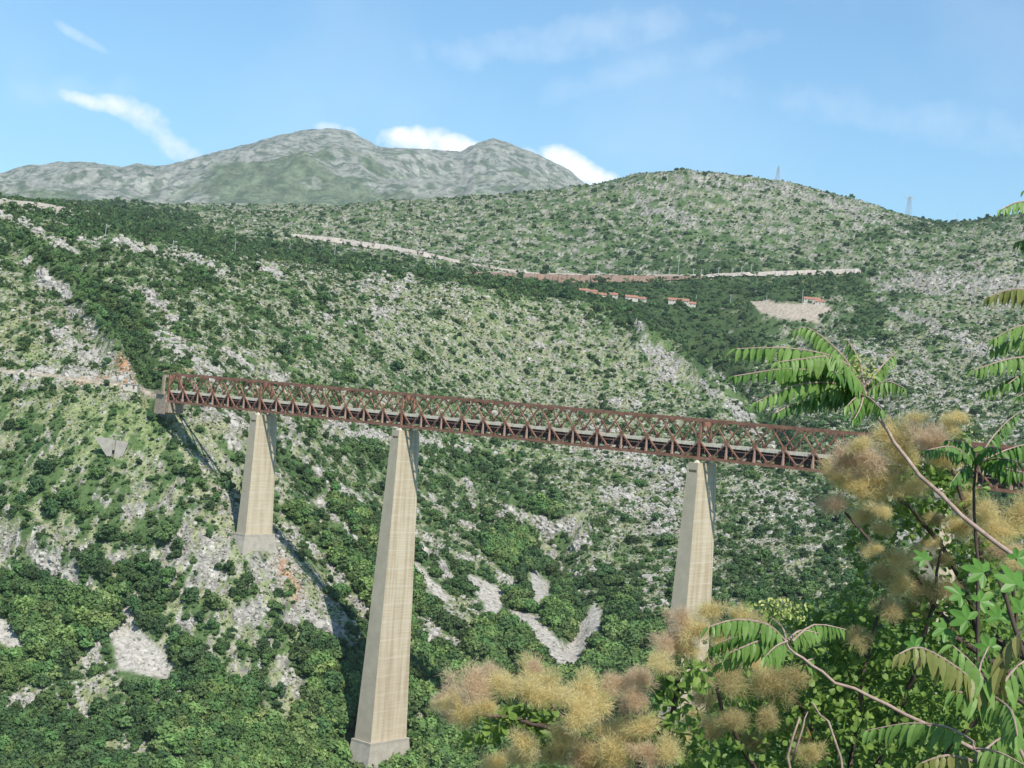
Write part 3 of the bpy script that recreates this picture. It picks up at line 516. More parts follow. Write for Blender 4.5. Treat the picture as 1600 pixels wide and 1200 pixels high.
# ------------------------------------------------------------------ viaduct
m_rust = mat('rusty_steel', (.16, .076, .052), .8, .3, .35, col2=(.32, .165, .11))
m_rustl = mat('sunlit_steel', (.36, .20, .15), .8, .2, .8, col2=(.46, .30, .23))  # paler pinkish steel: the sunlight on the posts is put into the colour
m_dark = mat('shaded_steel', (.05, .032, .03), .8, .3, .5)  # near-black floor steel, the shadow among the girders painted into it
m_slab = mat('walkway_concrete', (.50, .45, .36), .9, .2, .6, col2=(.68, .62, .51))
m_rail = mat('rail_steel', (.20, .16, .13), .5, .2, 1)
def pier_mat():
    m = bpy.data.materials.new('pier_concrete'); m.use_nodes = True; t = m.node_tree; N = t.nodes; L = t.links; b = N['Principled BSDF']; b.inputs['Roughness'].default_value = .92; b.inputs['Specular IOR Level'].default_value = .15
    c = N.new('ShaderNodeTexCoord'); mp = N.new('ShaderNodeMapping'); mp.inputs['Scale'].default_value = (.10, .10, 1.9); L.new(c.outputs['Object'], mp.inputs[0])
    n = N.new('ShaderNodeTexNoise'); n.inputs['Scale'].default_value = 1.0; n.inputs['Detail'].default_value = 5; n.inputs['Roughness'].default_value = .7; L.new(mp.outputs[0], n.inputs['Vector'])
    r = N.new('ShaderNodeValToRGB'); e = r.color_ramp.elements; e[0].position = .25; e[0].color = (.40, .335, .235, 1); e[1].position = .62; e[1].color = (.49, .425, .32, 1); L.new(n.outputs['Fac'], r.inputs[0])
    mp2 = N.new('ShaderNodeMapping'); mp2.inputs['Scale'].default_value = (.55, .55, .03); L.new(c.outputs['Object'], mp2.inputs[0])
    n2 = N.new('ShaderNodeTexNoise'); n2.inputs['Scale'].default_value = 1.; n2.inputs['Detail'].default_value = 4; L.new(mp2.outputs[0], n2.inputs['Vector'])
    r2 = N.new('ShaderNodeValToRGB'); e = r2.color_ramp.elements; e[0].position = .35; e[0].color = (.80, .76, .70, 1); e[1].position = .6; e[1].color = (1.08, 1.08, 1.08, 1); L.new(n2.outputs['Fac'], r2.inputs[0])
    mx = N.new('ShaderNodeMixRGB'); mx.blend_type = 'MULTIPLY'; mx.inputs[0].default_value = .8; L.new(r.outputs[0], mx.inputs[1]); L.new(r2.outputs[0], mx.inputs[2])
    # construction joints: thin darker lines where each pour stopped
    sx = N.new('ShaderNodeSeparateXYZ'); L.new(c.outputs['Object'], sx.inputs[0]); fr = MN(t, 'FRACT', MN(t, 'DIVIDE', sx.outputs[2], 1.25)); ln = MN(t, 'LESS_THAN', fr, .13)
    fr4 = MN(t, 'LESS_THAN', MN(t, 'FRACT', MN(t, 'DIVIDE', sx.outputs[2], 7.5)), .035)
    nn = N.new('ShaderNodeTexNoise'); nn.inputs['Scale'].default_value = .35; L.new(c.outputs['Object'], nn.inputs['Vector'])
    am = MN(t, 'MULTIPLY', ln, MN(t, 'MULTIPLY', nn.outputs['Fac'], .24)); am = MN(t, 'MAXIMUM', am, 0)
    m3 = N.new('ShaderNodeMixRGB'); L.new(am, m3.inputs[0]); L.new(mx.outputs[0], m3.inputs[1]); m3.inputs[2].default_value = (.19, .14, .085, 1)
    m4 = N.new('ShaderNodeMixRGB'); L.new(MN(t, 'MULTIPLY', fr4, .5), m4.inputs[0]); L.new(m3.outputs[0], m4.inputs[1]); m4.inputs[2].default_value = (.58, .54, .46, 1)
    L.new(m4.outputs[0], b.inputs['Base Color'])
    bp = N.new('ShaderNodeBump'); bp.inputs['Strength'].default_value = .35; L.new(n.outputs['Fac'], bp.inputs['Height']); L.new(bp.outputs[0], b.inputs['Normal']); return m
m_pier = pier_mat()
m_pier_end = mat('shaded_grey_pier_end', (.36, .315, .235), .95, .12, .25, col2=(.44, .385, .295))  # smoother grey end faces, toned darker to paint in their weaker sunlight
m_ped = mat('pedestal_concrete', (.30, .275, .23), .95, .15, .35, col2=(.42, .385, .325))
m_stone = mat('abutment_stone', (.20, .15, .11), .95, .3, .8, col2=(.40, .33, .26), bump=.6)
LP, HT, WT = 11.6, 13.7, 6.6
vd = empty('railway_viaduct', (68.8, 550.4, -20.45)); vd.rotation_euler = (0, -.0095, math.atan2(-.655, .756))
# local x runs along the deck towards the near right end, local y away from the camera side... built as panels k = 0..41
tag(vd, 'long rusty steel truss railway viaduct on tall tapering concrete piers across the gorge', 'viaduct')
def kx(k): return (k-27)*LP
K0, K1 = 0, 41; SUP = [0, 6, 14, 27, 35, 41]
MIDZ = .45*HT
for side, y in ((0, 0.), (1, WT)):
    tcd = MB(); tcd.box(kx(K0)+.35*LP, kx(K1), y-.42, y+.42, HT-.62, HT+.45); 
    for k in range(K0, K1+1):
        tcd.box(kx(k)-.9+LP*.5*0, kx(k)+.9, y-.45, y+.45, HT-.7, HT-.621) if k > K0 else None
    tcd.build('top_chord', m_rust, vd)
    bc = MB(); bc.box(kx(K0), kx(K1), y-.38, y+.38, -.5, .5)
    for k in range(K0, K1):
        xm = kx(k)+LP*.5; bc.box(xm-1.3, xm+1.3, y-.41, y+.41, .5, 1.25)
    bc.build('bottom_chord', m_rust, vd)
    gp = MB()
    for k in range(K0, K1+1):
        bx_ = kx(k); gp.box(bx_-.85, bx_+.85, y-.30, y+.30, MIDZ-.85, MIDZ+.85)
        if k < K1: gp.box(bx_+LP/2-1.4, bx_+LP/2+1.4, y-.41, y+.41, HT-1.35, HT-.701)
    tag(gp.build('gusset_plate', m_rust, vd), kind='stuff')
    for k in range(K0, K1+1):
        x = kx(k); m = MB()
        if k in SUP:
            m.box(x-.42, x+.42, y-.36, y+.36, .5, MIDZ-.85); m.box(x-.42, x+.42, y-.36, y+.36, MIDZ+.85, HT-.62); m.build('support_post', m_rust, vd)
        else:
            m.hexa([(x-.42, y-.3, .5), (x+.42, y-.3, .5), (x+.42, y+.3, .5), (x-.42, y+.3, .5), (x-.17, y-.2, MIDZ-.85), (x+.17, y-.2, MIDZ-.85), (x+.17, y+.2, MIDZ-.85), (x-.17, y+.2, MIDZ-.85)])
            m.build('post', m_rustl, vd)
rest = MB(); ndi = 0
for side, y in ((0, 0.), (1, WT)):
    for k in range(K1, K0-1, -1):
        for sg in (1, -1):
            # each long diagonal runs from a top chord joint through the crossing at k to a bottom chord joint
            xt, xb = kx(k)-sg*LP/2, kx(k)+sg*LP/2
            a = Vector((xt, y, HT-.4)) if K0 <= k-sg*.5 <= K1 else None; b = Vector((xb, y, .4)) if K0 <= k+sg*.5 <= K1 else None
            mid = Vector((kx(k), y, MIDZ)); yo = .16 if sg > 0 else -.16
            segs = [s for s in ((a, mid) if a else None, (mid, b) if b else None) if s]
            if not segs: continue
            m = MB() if ndi < 99 else rest
            for p, q2 in segs: m.bar(p+Vector((0, yo, 0)), q2+Vector((0, yo, 0)), .42, .5, up=(0, 1, 0))
            if ndi < 99: m.build('diagonal', m_rust, vd)
            ndi += 1
tag(rest.build('diagonal', m_rust, vd), kind='stuff')
# floor: cross beams, stringers, sleepers and slabs
fb = MB(); lat = MB()
for k in range(K0, K1+1):
    x = kx(k); fb.box(x-.3, x+.3, .42, WT-.42, 2.4, 4.25); fb.bar((x, .5, .3), (x, WT/2, 2.5), .3, .3); fb.bar((x, WT-.5, .3), (x, WT/2, 2.5), .3, .3)
    if k < K1: lat.bar((x, .4, 0), (x+LP, WT-.4, .0), .3, .3); lat.bar((x, WT-.4, .35), (x+LP, .4, .35), .3, .3); lat.bar((x, .4, HT+.1), (x+LP, WT-.4, HT+.1), .25, .25); lat.bar((x, WT-.4, HT-.2), (x+LP, .4, HT-.2), .25, .25)
tag(fb.build('floor_beam', m_dark, vd), kind='stuff'); tag(lat.build('lateral_bracing', m_rust, vd), kind='stuff')
for y in (1.75, WT-1.75):
    s = MB(); s.box(kx(0), kx(K1), y-.16, y+.16, 1.5, 2.39); s.box(kx(0), kx(K1), y-.5, y+.5, 4.26, 4.45); s.box(kx(0), kx(K1), y-.14, y+.14, 2.4, 4.25)
    for i in range(int((kx(K1)-kx(0))/1.45)): xx = kx(0)+.7+i*1.45; s.box(xx-.08, xx+.08, y-.34, y-.16, 1.5, 4.25)
    s.build('stringer', m_dark, vd)
dk = MB(); dk.box(kx(0), kx(K1), .9, WT-.9, 4.46, 4.72); dk.build('deck', m_dark, vd)
for yy in (WT/2-.75, WT/2+.75): r_ = MB(); r_.box(kx(0), kx(K1), yy-.05, yy+.05, 4.72, 4.92); r_.build('rail', m_rail, vd)
for y0, y1 in ((.46, .62), (WT-.62, WT-.46)):
    wk = MB()
    for k in range(K0, K1):
        x = kx(k)+1.15; n = 4; L_ = (LP-2.6)/n
        for i in range(n):
            a, b = x+i*L_+.09, x+(i+1)*L_-.09; sl = .75 if i == n-1 else 0
            wk.hexa([(a, y0, 4.4), (b, y0, 4.4), (b, y1, 4.4), (a, y1, 4.4), (a, y0, 5.65), (b-sl, y0, 5.65), (b-sl, y1, 5.65), (a, y1, 5.65)])
        wk.box(x, x+LP-2.3, y0+(.17 if y0 < 1 else -1.0), y1+(1.0 if y0 < 1 else -.17), 4.46 if 0 else 5.0, 5.18)
    tag(wk.build('walkway_panel', m_slab, vd), kind='stuff')
hr = MB()
for k in range(K0, K1):
    for i in range(3): xx = kx(k)+2+i*3.6; hr.box(xx-.05, xx+.05, .9, 1.0, 4.72, 7.0)
    for i in range(2): xx = kx(k)+2+i*5.4; hr.box(xx-.09, xx+.09, .70, .84, 1.2, 4.4)
hr.box(kx(0), kx(K1), .62, .68, 3.4, 3.55); tag(hr.build('handrail', m_rustl, vd), kind='stuff')
for k in SUP:
    x = kx(k); pf = MB(); pf.box(x-.35, x+.35, .42, WT-.42, HT-2.4, HT-.7); pf.bar((x, .3, HT-5), (x, 2.4, HT-2.2), .3, .4); pf.bar((x, WT-.3, HT-5), (x, WT-2.4, HT-2.2), .3, .4); pf.box(x-.4, x+.4, .42, WT-.42, -.4, .5); pf.build('portal_frame', m_rust, vd)
    if k not in (0,): tr_ = MB(); tr_.box(x-.5, x+LP*.45, -.1, .6 if 0 else .3, -.75, -.505); tr_.build('bearing_beam', m_rustl, vd)
# one mast of the overhead line stands by each pier
for k in (9, 13, 20, 24, 30, 33):
    x = kx(k)+3; ms = MB(); ms.tube([(x, WT-.9, 4.7), (x, WT-.9, 12.9)], [.14, .09], 6); ms.bar((x, WT-.9, 11.6), (x, WT/2, 11.9), .08, .08); ms.build('catenary_mast', m_rail, vd)
M3 = Matrix.Translation(vd.location) @ vd.rotation_euler.to_matrix().to_4x4()
# piers
def ring(hx, y0, y1, z, x): return [(x-hx, y0, z), (x+hx, y0, z), (x+hx, y1, z), (x-hx, y1, z)]
for k, bpix, pedh in ((6, 828, 14), (14, 1152, 30), (27, None, 16), (35, None, 12)):
    x = kx(k); top = -1.7
    wc = M3 @ Vector((x, WT/2, 0)); wf = M3 @ Vector((x+3, -3, 0))
    if bpix:
        # height at which the shaft meets its pedestal
        cx_ = {6: 400, 14: 586}[k]; e = ray(cx_, bpix)[1]; zb = e*wf.y; H_ = (vd.location.z+top)-zb
    else: H_ = {27: 96, 35: 62}[k]
    hx0, ya0, yb0 = 2.05, -2.9, WT+2.7
    def at(d): return hx0+.0218*d, ya0-.034*d, yb0+.034*d
    p = MB(); d0 = 0; capd = 5.2
    # cap block with a dark slot in each end
    h1, a1, b1 = at(0); h2, a2, b2 = at(capd)
    for z0, z1, ins in ((0, 2.6, 0), (2.6, 3.5, .9), (3.5, H_, 0)):
        ha, aa, ba = at(z0); hb, ab, bb = at(z1)
        if ins:
            p.hexa(ring(hb, ab+ins, bb-ins, top-z1, x)+ring(ha, aa+ins, ba-ins, top-z0, x))
            for e0, e1 in ((ab, ab+ins), (bb-ins, bb)):
                for sx_ in (-1, 1): p.box(min(x+sx_*ha, x+sx_*(ha-.35)), max(x+sx_*ha, x+sx_*(ha-.35)), e0, e1-.001, top-z1, top-z0)
        else: p.hexa(ring(hb, ab, bb, top-z1, x)+ring(ha, aa, ba, top-z0, x))
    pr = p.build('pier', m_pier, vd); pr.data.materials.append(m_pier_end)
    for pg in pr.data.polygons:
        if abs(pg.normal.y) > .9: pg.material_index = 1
    hb, ab, bb = at(H_)
    # ribs: a shallow strip down each corner of the broad faces
    rb_ = MB()
    for sx_ in (-1, 1):
        for yy0, yy1, s0 in ((0, 1, 1), (1, 0, -1)):
            (hA, aA, bA), (hB, aB, bB) = at(3.6), at(H_*.6); w0 = 1.7; w1 = .5
            yA = aA if yy0 == 0 else bA; yB = aB if yy0 == 0 else bB; s1 = 1 if yy0 == 0 else -1
            o0, o1 = (hA, hA+.18), (hB, hB+.10)
            rb_.hexa([(x+sx_*o1[0], yB, top-H_*.6), (x+sx_*o1[1], yB, top-H_*.6), (x+sx_*o1[1], yB+s1*w1, top-H_*.6), (x+sx_*o1[0], yB+s1*w1, top-H_*.6), (x+sx_*o0[0], yA, top-3.6), (x+sx_*o0[1], yA, top-3.6), (x+sx_*o0[1], yA+s1*w0, top-3.6), (x+sx_*o0[0], yA+s1*w0, top-3.6)])
    rb_.build('corner_rib', m_pier, pr)
    pd = MB(); pd.box(x-hb-.95, x+hb+.95, ab-.95, bb+.95, top-H_-.9, top-H_-.002); f_ = 1.2+pedh*.07
    pd.hexa(ring(hb+f_, ab-f_*1.6, bb+f_*1.6, top-H_-pedh, x)+ring(hb+.9, ab-.9, bb+.9, top-H_-.9, x)); pd.build('pedestal', m_ped, pr)
    for yy in (0, WT):
        bg_ = MB(); bg_.hexa(ring(.95, yy-.95, yy+.95, top, x)+ring(.4, yy-.4, yy+.4, -.76, x)); bg_.build('bearing', m_slab, pr)
# abutment
ab_ = MB(); x = kx(0); ab_.hexa(ring(4.2, -1.6, WT+2.0, -6.5, x-4.4)+ring(4.0, -1.1, WT+1.2, 3.0, x-4.2)); ab_.box(x-2.0, x+2.6, -1.2, WT+1.2, -5.6, -.55)
ab_.build('abutment', m_stone, vd)
ab2 = MB()
for y0, y1 in ((-2.0, -1.1), (WT+1.1, WT+2.0)): ab2.box(x-8, x-1.2, y0, y1, 3.0, 5.0); ab2.box(x-3.0, x-1.6, y0-.1, y1+.1, 3.0, 11.6)
ab2.box(x-3.0, x-1.6, -2.0, WT+2.0, 11.61, 12.9); ab2.build('portal_gate', m_stone, vd)
# ------------------------------------------------------------------ roads and tracks (sheets lying on the ground)
m_road = mat('pale_gravel', (.32, .28, .23), .95, .15, .05, col2=(.45, .405, .35)); m_bank = mat('brown_embankment', (.19, .125, .085), .95, .2, .08, col2=(.27, .19, .14))
def strip(name, up, lo, m, label, lift=1.0, n=90):
    U = []; x0, x1 = up[0][0], up[-1][0]
    for i in range(n+1):
        x = x0+(x1-x0)*i/n; yu = np.interp(x, [p[0] for p in up], [p[1] for p in up]); yl = np.interp(x, [p[0] for p in lo], [p[1] for p in lo]); j = random.uniform(-1.0, 1.0)
        a = P(x, yu+j*.3, hit(x, (yu+yl)/2).y); b = hit(x, yl+j); Ym = min(a.y, b.y)
        a = P(x, yu+j*.3, a.y-lift*3); b = P(x, yl+j, b.y-lift*6 if b.y < a.y else a.y-lift*6); c = P(x, yl+j+1.5, b.y+3); d = P(x, yu, a.y+25)
        U += [d, a, b, c]
    Fa = [(4*i+j, 4*i+j+1, 4*i+j+5, 4*i+j+4) for i in range(n) for j in range(3)]
    o = link(name, mesh_np(name, [tuple(v) for v in U], [tuple(reversed(f)) for f in Fa], m)); return tag(o, label, None, None, 'structure')
strip('road', [(455, 365), (520, 371), (600, 382), (660, 393), (718, 407)], [(455, 369), (520, 379), (600, 391), (660, 401), (718, 411)], m_road, 'pale gravel road cut along the hillside')
strip('lane', [(738, 411), (790, 420), (845, 427)], [(738, 414), (790, 423), (845, 431)], m_road, 'thin pale gravel lane below the hillside road')
strip('railway_embankment', [(735, 424), (800, 427), (900, 429.5), (1000, 430.5), (1100, 431)], [(735, 428), (800, 433), (870, 441), (1000, 441), (1060, 437), (1100, 434)], m_bank, 'long brown railway embankment on the plateau')
strip('railway_track', [(760, 424), (900, 427.5), (1060, 429), (1180, 427)], [(760, 425.5), (900, 429.5), (1060, 431), (1180, 430)], m_road, 'pale ballast line along the top of the embankment', 1.6)
strip('gravel_terrace', [(1060, 430), (1150, 426), (1230, 423), (1345, 419.5)], [(1060, 434), (1150, 431), (1230, 430), (1345, 427)], m_road, 'pale gravel terrace at the foot of the rounded hill')
strip('hill_track', [(-60, 305), (0, 311), (60, 316), (110, 325), (156, 332)], [(-60, 315), (0, 320), (60, 324), (110, 332), (156, 337)], m_road, 'pale earth track along the top of the left hill')
# ------------------------------------------------------------------ houses
m_wall = mat('white_render', (.46, .43, .38), .9, .12, .5); m_tile = mat('terracotta_tiles', (.25, .115, .075), .85, .2, .8, col2=(.36, .19, .13)); m_glass = mat('window_glass', (.05, .06, .07), .2, .2, 1, spec=.5); m_door = mat('door_wood', (.16, .10, .07), .7, .2, 1); m_grey = mat('grey_concrete', (.25, .235, .205), .95, .15, .4, col2=(.36, .34, .30))
def house(px, py, wd, dp, hh, label, cat='house', group=None, turn=0, rm=None, wm=None, flat=False, sink=2.5, dist=None):
    hh *= .78; p = hit(px, py)
    t = empty({'hut': 'trackside_hut'}.get(cat, 'tiled_house'), (p.x, p.y-1, p.z), turn); tag(t, label, cat, group)
    m = MB(); m.box(-wd/2, wd/2, -dp/2, dp/2, -sink, hh)
    if not flat: m.hexa([(-wd/2, -dp/2, hh), (wd/2, -dp/2, hh), (wd/2, dp/2, hh), (-wd/2, dp/2, hh), (-wd/2, -.05, hh+dp*.27), (wd/2, -.05, hh+dp*.27), (wd/2, .05, hh+dp*.27), (-wd/2, .05, hh+dp*.27)])
    m.build('wall', wm or m_wall, t)
    r = MB(); o_ = .5
    if flat: r.box(-wd/2-.3, wd/2+.3, -dp/2-.3, dp/2+.3, hh+.01, hh+.3)
    else:
        for s in (-1, 1):
            z1 = hh+dp*.27+.15; z0 = hh-o_*.5
            r.hexa([(-wd/2-o_, s*(dp/2+o_), z0), (wd/2+o_, s*(dp/2+o_), z0), (wd/2+o_, s*.02, z1), (-wd/2-o_, s*.02, z1), (-wd/2-o_, s*(dp/2+o_), z0+.25), (wd/2+o_, s*(dp/2+o_), z0+.25), (wd/2+o_, s*.02, z1+.25), (-wd/2-o_, s*.02, z1+.25)])
    ro = r.build('roof', rm or m_tile, t)
    if not flat: c = MB(); c.box(wd*.22, wd*.22+.8, .5, 1.3, hh+dp*.1, hh+dp*.27+1.2); c.build('chimney', m_wall, ro)
    nw_ = max(2, int(wd/4))
    for i in range(nw_):
        x = -wd/2+wd*(i+.5)/nw_
        if i == nw_//2: d = MB(); d.box(x-.5, x+.5, -dp/2-.06, -dp/2+.02, 0, 2.1); d.build('door', m_door, t)
        else: d = MB(); d.box(x-.55, x+.55, -dp/2-.05, -dp/2+.02, hh*.42, hh*.42+1.3); d.build('window', m_glass, t)
    return t
house(912, 457, 13, 8, 3.0, 'small tiled village house at the left end of the row', turn=.2)
house(924, 459, 14, 8, 3.2, 'low red roofed village house second from the left end of the row', turn=-.15)
house(936, 464, 16, 9, 3.2, 'long red roofed village house standing a little below the row', turn=.1)
house(954, 465, 17, 9, 4.2, 'red roofed village house with white gable wall facing the gorge', turn=-.2)
house(986, 469, 15, 9, 4.2, 'red roofed white village house right of the gap in the row', turn=.1)
house(1002, 471, 11, 8, 3.8, 'smallest red roofed village house beside the arched terrace wall', turn=-.25)
house(1060, 474, 25, 10, 4.2, 'longest red roofed village farmhouse alone among the trees', turn=-.1)
house(1076, 477, 17, 8, 2.6, 'low red roofed annex in front of the long farmhouse', turn=-.1)
house(1268, 472, 20, 9, 4.2, 'red roofed house standing above the pale quarry', turn=-.1)
house(1281, 476, 12, 8, 4.4, 'white walled house end with red roof beside the quarry', turn=-.25)
house(205, 607.5, 7.2, 4.0, 2.7, 'small white trackside hut under the orange cliff', 'hut', flat=True, rm=m_grey, turn=.05, sink=1.5)
# retaining wall under the ledge with a roofed niche
p = hit(178, 706); t = empty('retaining_wall', (p.x, p.y-2.5, p.z), .12); tag(t, 'pale concrete retaining wall with a small roofed box on the grassy slope', 'retaining wall')
m = MB(); m.hexa([(-2.6, -1.2, -2), (-.2, -1.2, -2), (-.2, 2, -2), (-2.6, 2, -2), (-9, -.6, 6.6), (-.2, -.6, 6.6), (-.2, 1, 6.6), (-9, 1, 6.6)]); m.hexa([(.9, -1.2, -3), (4.6, -1.2, -3), (4.6, 2, -3), (.9, 2, -3), (1.3, -.6, 5.8), (7.2, -.6, 5.4), (7.2, 1, 5.4), (1.3, 1, 5.8)])
m.box(-.2, .9, -.3, 1.5, 1.0, 6.0); m.build('wall', m_grey, t)
m = MB(); m.box(-.6, .3, -.2, .9, 6.6, 8.0); m.box(2.9, 3.4, -.2, .9, 5.8, 8.0); m.build('post', m_grey, t); m = MB(); m.box(-1.1, 4.0, -.9, 1.5, 8.0, 8.45); m.build('roof', m_grey, t)
# ------------------------------------------------------------------ catenary poles and pylons
m_pole = mat('galvanised_pole', (.38, .40, .39), .6, .1, 1)
def pole(px, ptop, pbot, label, group, arm=True):
    p = hit(px, pbot); h = (pbot-ptop)/F*p.y; t = empty('catenary_pole', (p.x, p.y-1, p.z)); tag(t, label, 'pole', group)
    m = MB(); m.tube([(0, 0, -1), (0, 0, h)], [.30*p.y/2200+.1, .22*p.y/2200+.07], 6); m.build('mast', m_pole, t)
    if arm: m = MB(); m.bar((0, 0, h*.86), (3.2, 0, h*.9), .25, .25); m.bar((0, 0, h*.7), (2.6, 0, h*.88), .2, .2); m.build('arm', m_pole, t)
for px, a, b in ((165, 350, 371), (270, 375, 393), (367, 353, 371), (367, 376, 395), (452, 379, 397), (523, 378, 398), (551, 380, 398), (680, 402, 418)): pole(px, a, b, 'slender grey line pole standing in the green belt across the left plateau', 'poles across the left plateau')
for px, a, b in ((870, 417, 428), (980, 414, 430), (1029, 421, 431), (1045, 420, 431), (1083, 419, 431), (1095, 420, 431), (1122, 417, 430), (1143, 418, 430), (1158, 415, 429), (1173, 412, 428)): pole(px, a, b, 'thin grey catenary pole beside the brown railway embankment', 'poles along the railway embankment')
for px, a, b, l in ((747, 387, 412, 'tall grey pole beside the thin lane left of the embankment'), (932, 405, 428, 'tall grey pole behind the middle of the brown embankment'), (1059, 400, 430, 'tallest grey pole rising behind the right part of the embankment'), (1253, 452, 473, 'grey pole beside the red roofed house above the quarry'), (1087, 461, 474, 'grey pole right of the long village farmhouse'), (1141, 460, 473, 'grey pole alone in the woods between farmhouse and quarry'), (1197, 462, 474, 'grey pole at the left tip of the pale quarry')): pole(px, a, b, l, None, False)
for px in (991, 996):
    pole(px, 422, 431, 'short grey pole of the pair standing together on the railway embankment', 'pair of poles on the embankment')
def pylon(px, ptop, pbot, label, wide):
    p = hit(px, pbot+4); h = (pbot-ptop)/F*p.y; t = empty('power_pylon', (p.x, p.y, p.z), .4); tag(t, label, 'pylon'); z0 = -4; b_ = h*.12; w_ = .38
    m = MB(); cs = [(-1, -1), (1, -1), (1, 1), (-1, 1)]; lv = [0, .25, .45, .62, .78, .9, 1.0]
    wdt = [b_*(1-.80*q3) if not wide else b_*(1-.62*q3) for q3 in lv]
    for i in range(len(lv)-1):
        for j in range(4):
            c0, c1 = cs[j], cs[(j+1) % 4]; A = Vector((c0[0]*wdt[i], c0[1]*wdt[i], h*lv[i])); B = Vector((c0[0]*wdt[i+1], c0[1]*wdt[i+1], h*lv[i+1])); B2 = Vector((c1[0]*wdt[i+1], c1[1]*wdt[i+1], h*lv[i+1])); A2 = Vector((c1[0]*wdt[i], c1[1]*wdt[i], h*lv[i]))
            m.bar(A, B, w_, w_); m.bar(A, B2, w_*.55, w_*.55); m.bar(A2, B, w_*.55, w_*.55); m.bar(B, B2, w_*.5, w_*.5)
    for j in cs: m.bar((j[0]*b_, j[1]*b_, -6), (j[0]*b_, j[1]*b_, 0), w_, w_)
    m.build('lattice_tower', m_pole, t); m = MB()
    if wide: m.bar((-h*.36, 0, h*.97), (h*.36, 0, h*.97), .7, .9); m.bar((-h*.2, 0, h*.88), (h*.2, 0, h*.88), .5, .6); [m.bar((s*h*.26, 0, h*.97), (s*h*.1, 0, h*.86), .4, .4) for s in (-1, 1)]
    else: m.bar((0, 0, h), (0, 0, h*1.08), .4, .4); m.bar((-h*.08, 0, h*.86), (h*.08, 0, h*.86), .4, .4); m.bar((-h*.06, 0, h*.74), (h*.06, 0, h*.74), .4, .4)
    m.build('cross_arm', m_pole, t)
pylon(1214, 256, 287, 'tall pointed lattice power pylon on the top of the rounded hill', False)
pylon(1419, 303, 336, 'wide armed lattice power pylon behind the right shoulder of the hill', True)
p = hit(1494, 349); t = link('radio_mast', (lambda m: (m.tube([(0, 0, -3), (0, 0, 20)], [.3, .2], 5), m.bar((-1, 0, 17), (1, 0, 17), .3, .3), m)[2])(MB()).mesh('radio_mast', m_pole), None, p); tag(t, 'very thin mast beside the treetops at the saddle of the skyline', 'mast')
# ------------------------------------------------------------------ plants close to the camera
def leafmat(name, c1, c2, tr=.3, rough=.45):
    return mat(name, c1, rough, .2, 9, col2=c2, translucent=tr, spec=.35)
m_ail = leafmat('ailanthus_leaf', (.12, .23, .045), (.22, .36, .09), .42); m_aild = leafmat('ailanthus_leaf_dark', (.06, .15, .025), (.11, .23, .04), .35)
m_ailr = leafmat('ailanthus_leaf_reddish', (.15, .20, .04), (.26, .24, .08), .4)
m_cot = leafmat('smoke_bush_leaf', (.08, .16, .03), (.24, .35, .075), .42, .5); m_fig = leafmat('fig_leaf', (.07, .18, .03), (.12, .26, .045), .35)
m_fine = leafmat('fine_leaf', (.05, .12, .02), (.15, .26, .045), .4, .6)
m_pl = [mat('plume_gold', (.66, .56, .27), .9, .2, 6, col2=(.82, .71, .40), translucent=.55), mat('plume_tan', (.58, .45, .29), .9, .2, 6, col2=(.76, .61, .43), translucent=.55), mat('plume_olive', (.46, .38, .18), .9, .2, 6, col2=(.62, .53, .29), translucent=.55)]
m_twig = mat('pinkish_twig', (.22, .15, .12), .8, .3, 40, col2=(.38, .29, .24)); m_twigd = mat('dark_twig', (.07, .05, .04), .8, .3, 20); m_flo = mat('pale_yellow_flower', (.34, .40, .10), .8, .2, 8, col2=(.50, .52, .20), translucent=.3)
def plume_mesh(seed, m, n=2500):
    r = np.random.default_rng(seed); V_ = []; k = 11
    d = r.normal(size=(k, 3)); d /= np.linalg.norm(d, axis=1)[:, None]; d[:, 2] = np.abs(d[:, 2])*.9-.25*(r.uniform(size=k) < .3); c = d*r.uniform(.12, .80, (k, 1)); cr = r.uniform(.24, .50, k)
    q = r.integers(0, k, n); o = r.normal(size=(n, 3)); o /= np.linalg.norm(o, axis=1)[:, None]; p = c[q]+o*(cr[q]*r.uniform(.02, 1, n)**.75)[:, None]
    u = o*.6+r.normal(size=(n, 3))*.7+d[q]*.4; u /= np.linalg.norm(u, axis=1)[:, None]; L_ = r.uniform(.14, .40, n)[:, None]; s = np.cross(u, r.normal(size=(n, 3))); s /= np.linalg.norm(s, axis=1)[:, None]
    bend = np.cross(u, s)*L_*r.uniform(-.35, .35, (n, 1)); w_ = r.uniform(.0032, .0060, n)[:, None]
    a = p-s*w_; b = p+s*w_; c1 = p+u*L_*.5+bend*.6+s*w_; c0 = p+u*L_*.5+bend*.6-s*w_; e = p+u*L_+s*w_*.2; f = p+u*L_-s*w_*.2
    Vv = np.stack([a, b, c1, c0, e, f], 1).reshape(-1, 3); i = np.arange(n)*6
    F_ = np.concatenate([np.stack([i, i+1, i+2, i+3], 1), np.stack([i+3, i+2, i+4, i+5], 1)])
    return mesh_np('plume', Vv, F_, m)
PLU = [[plume_mesh(900+i*7+j, m_pl[i]) for j in range(3)] for i in range(3)]
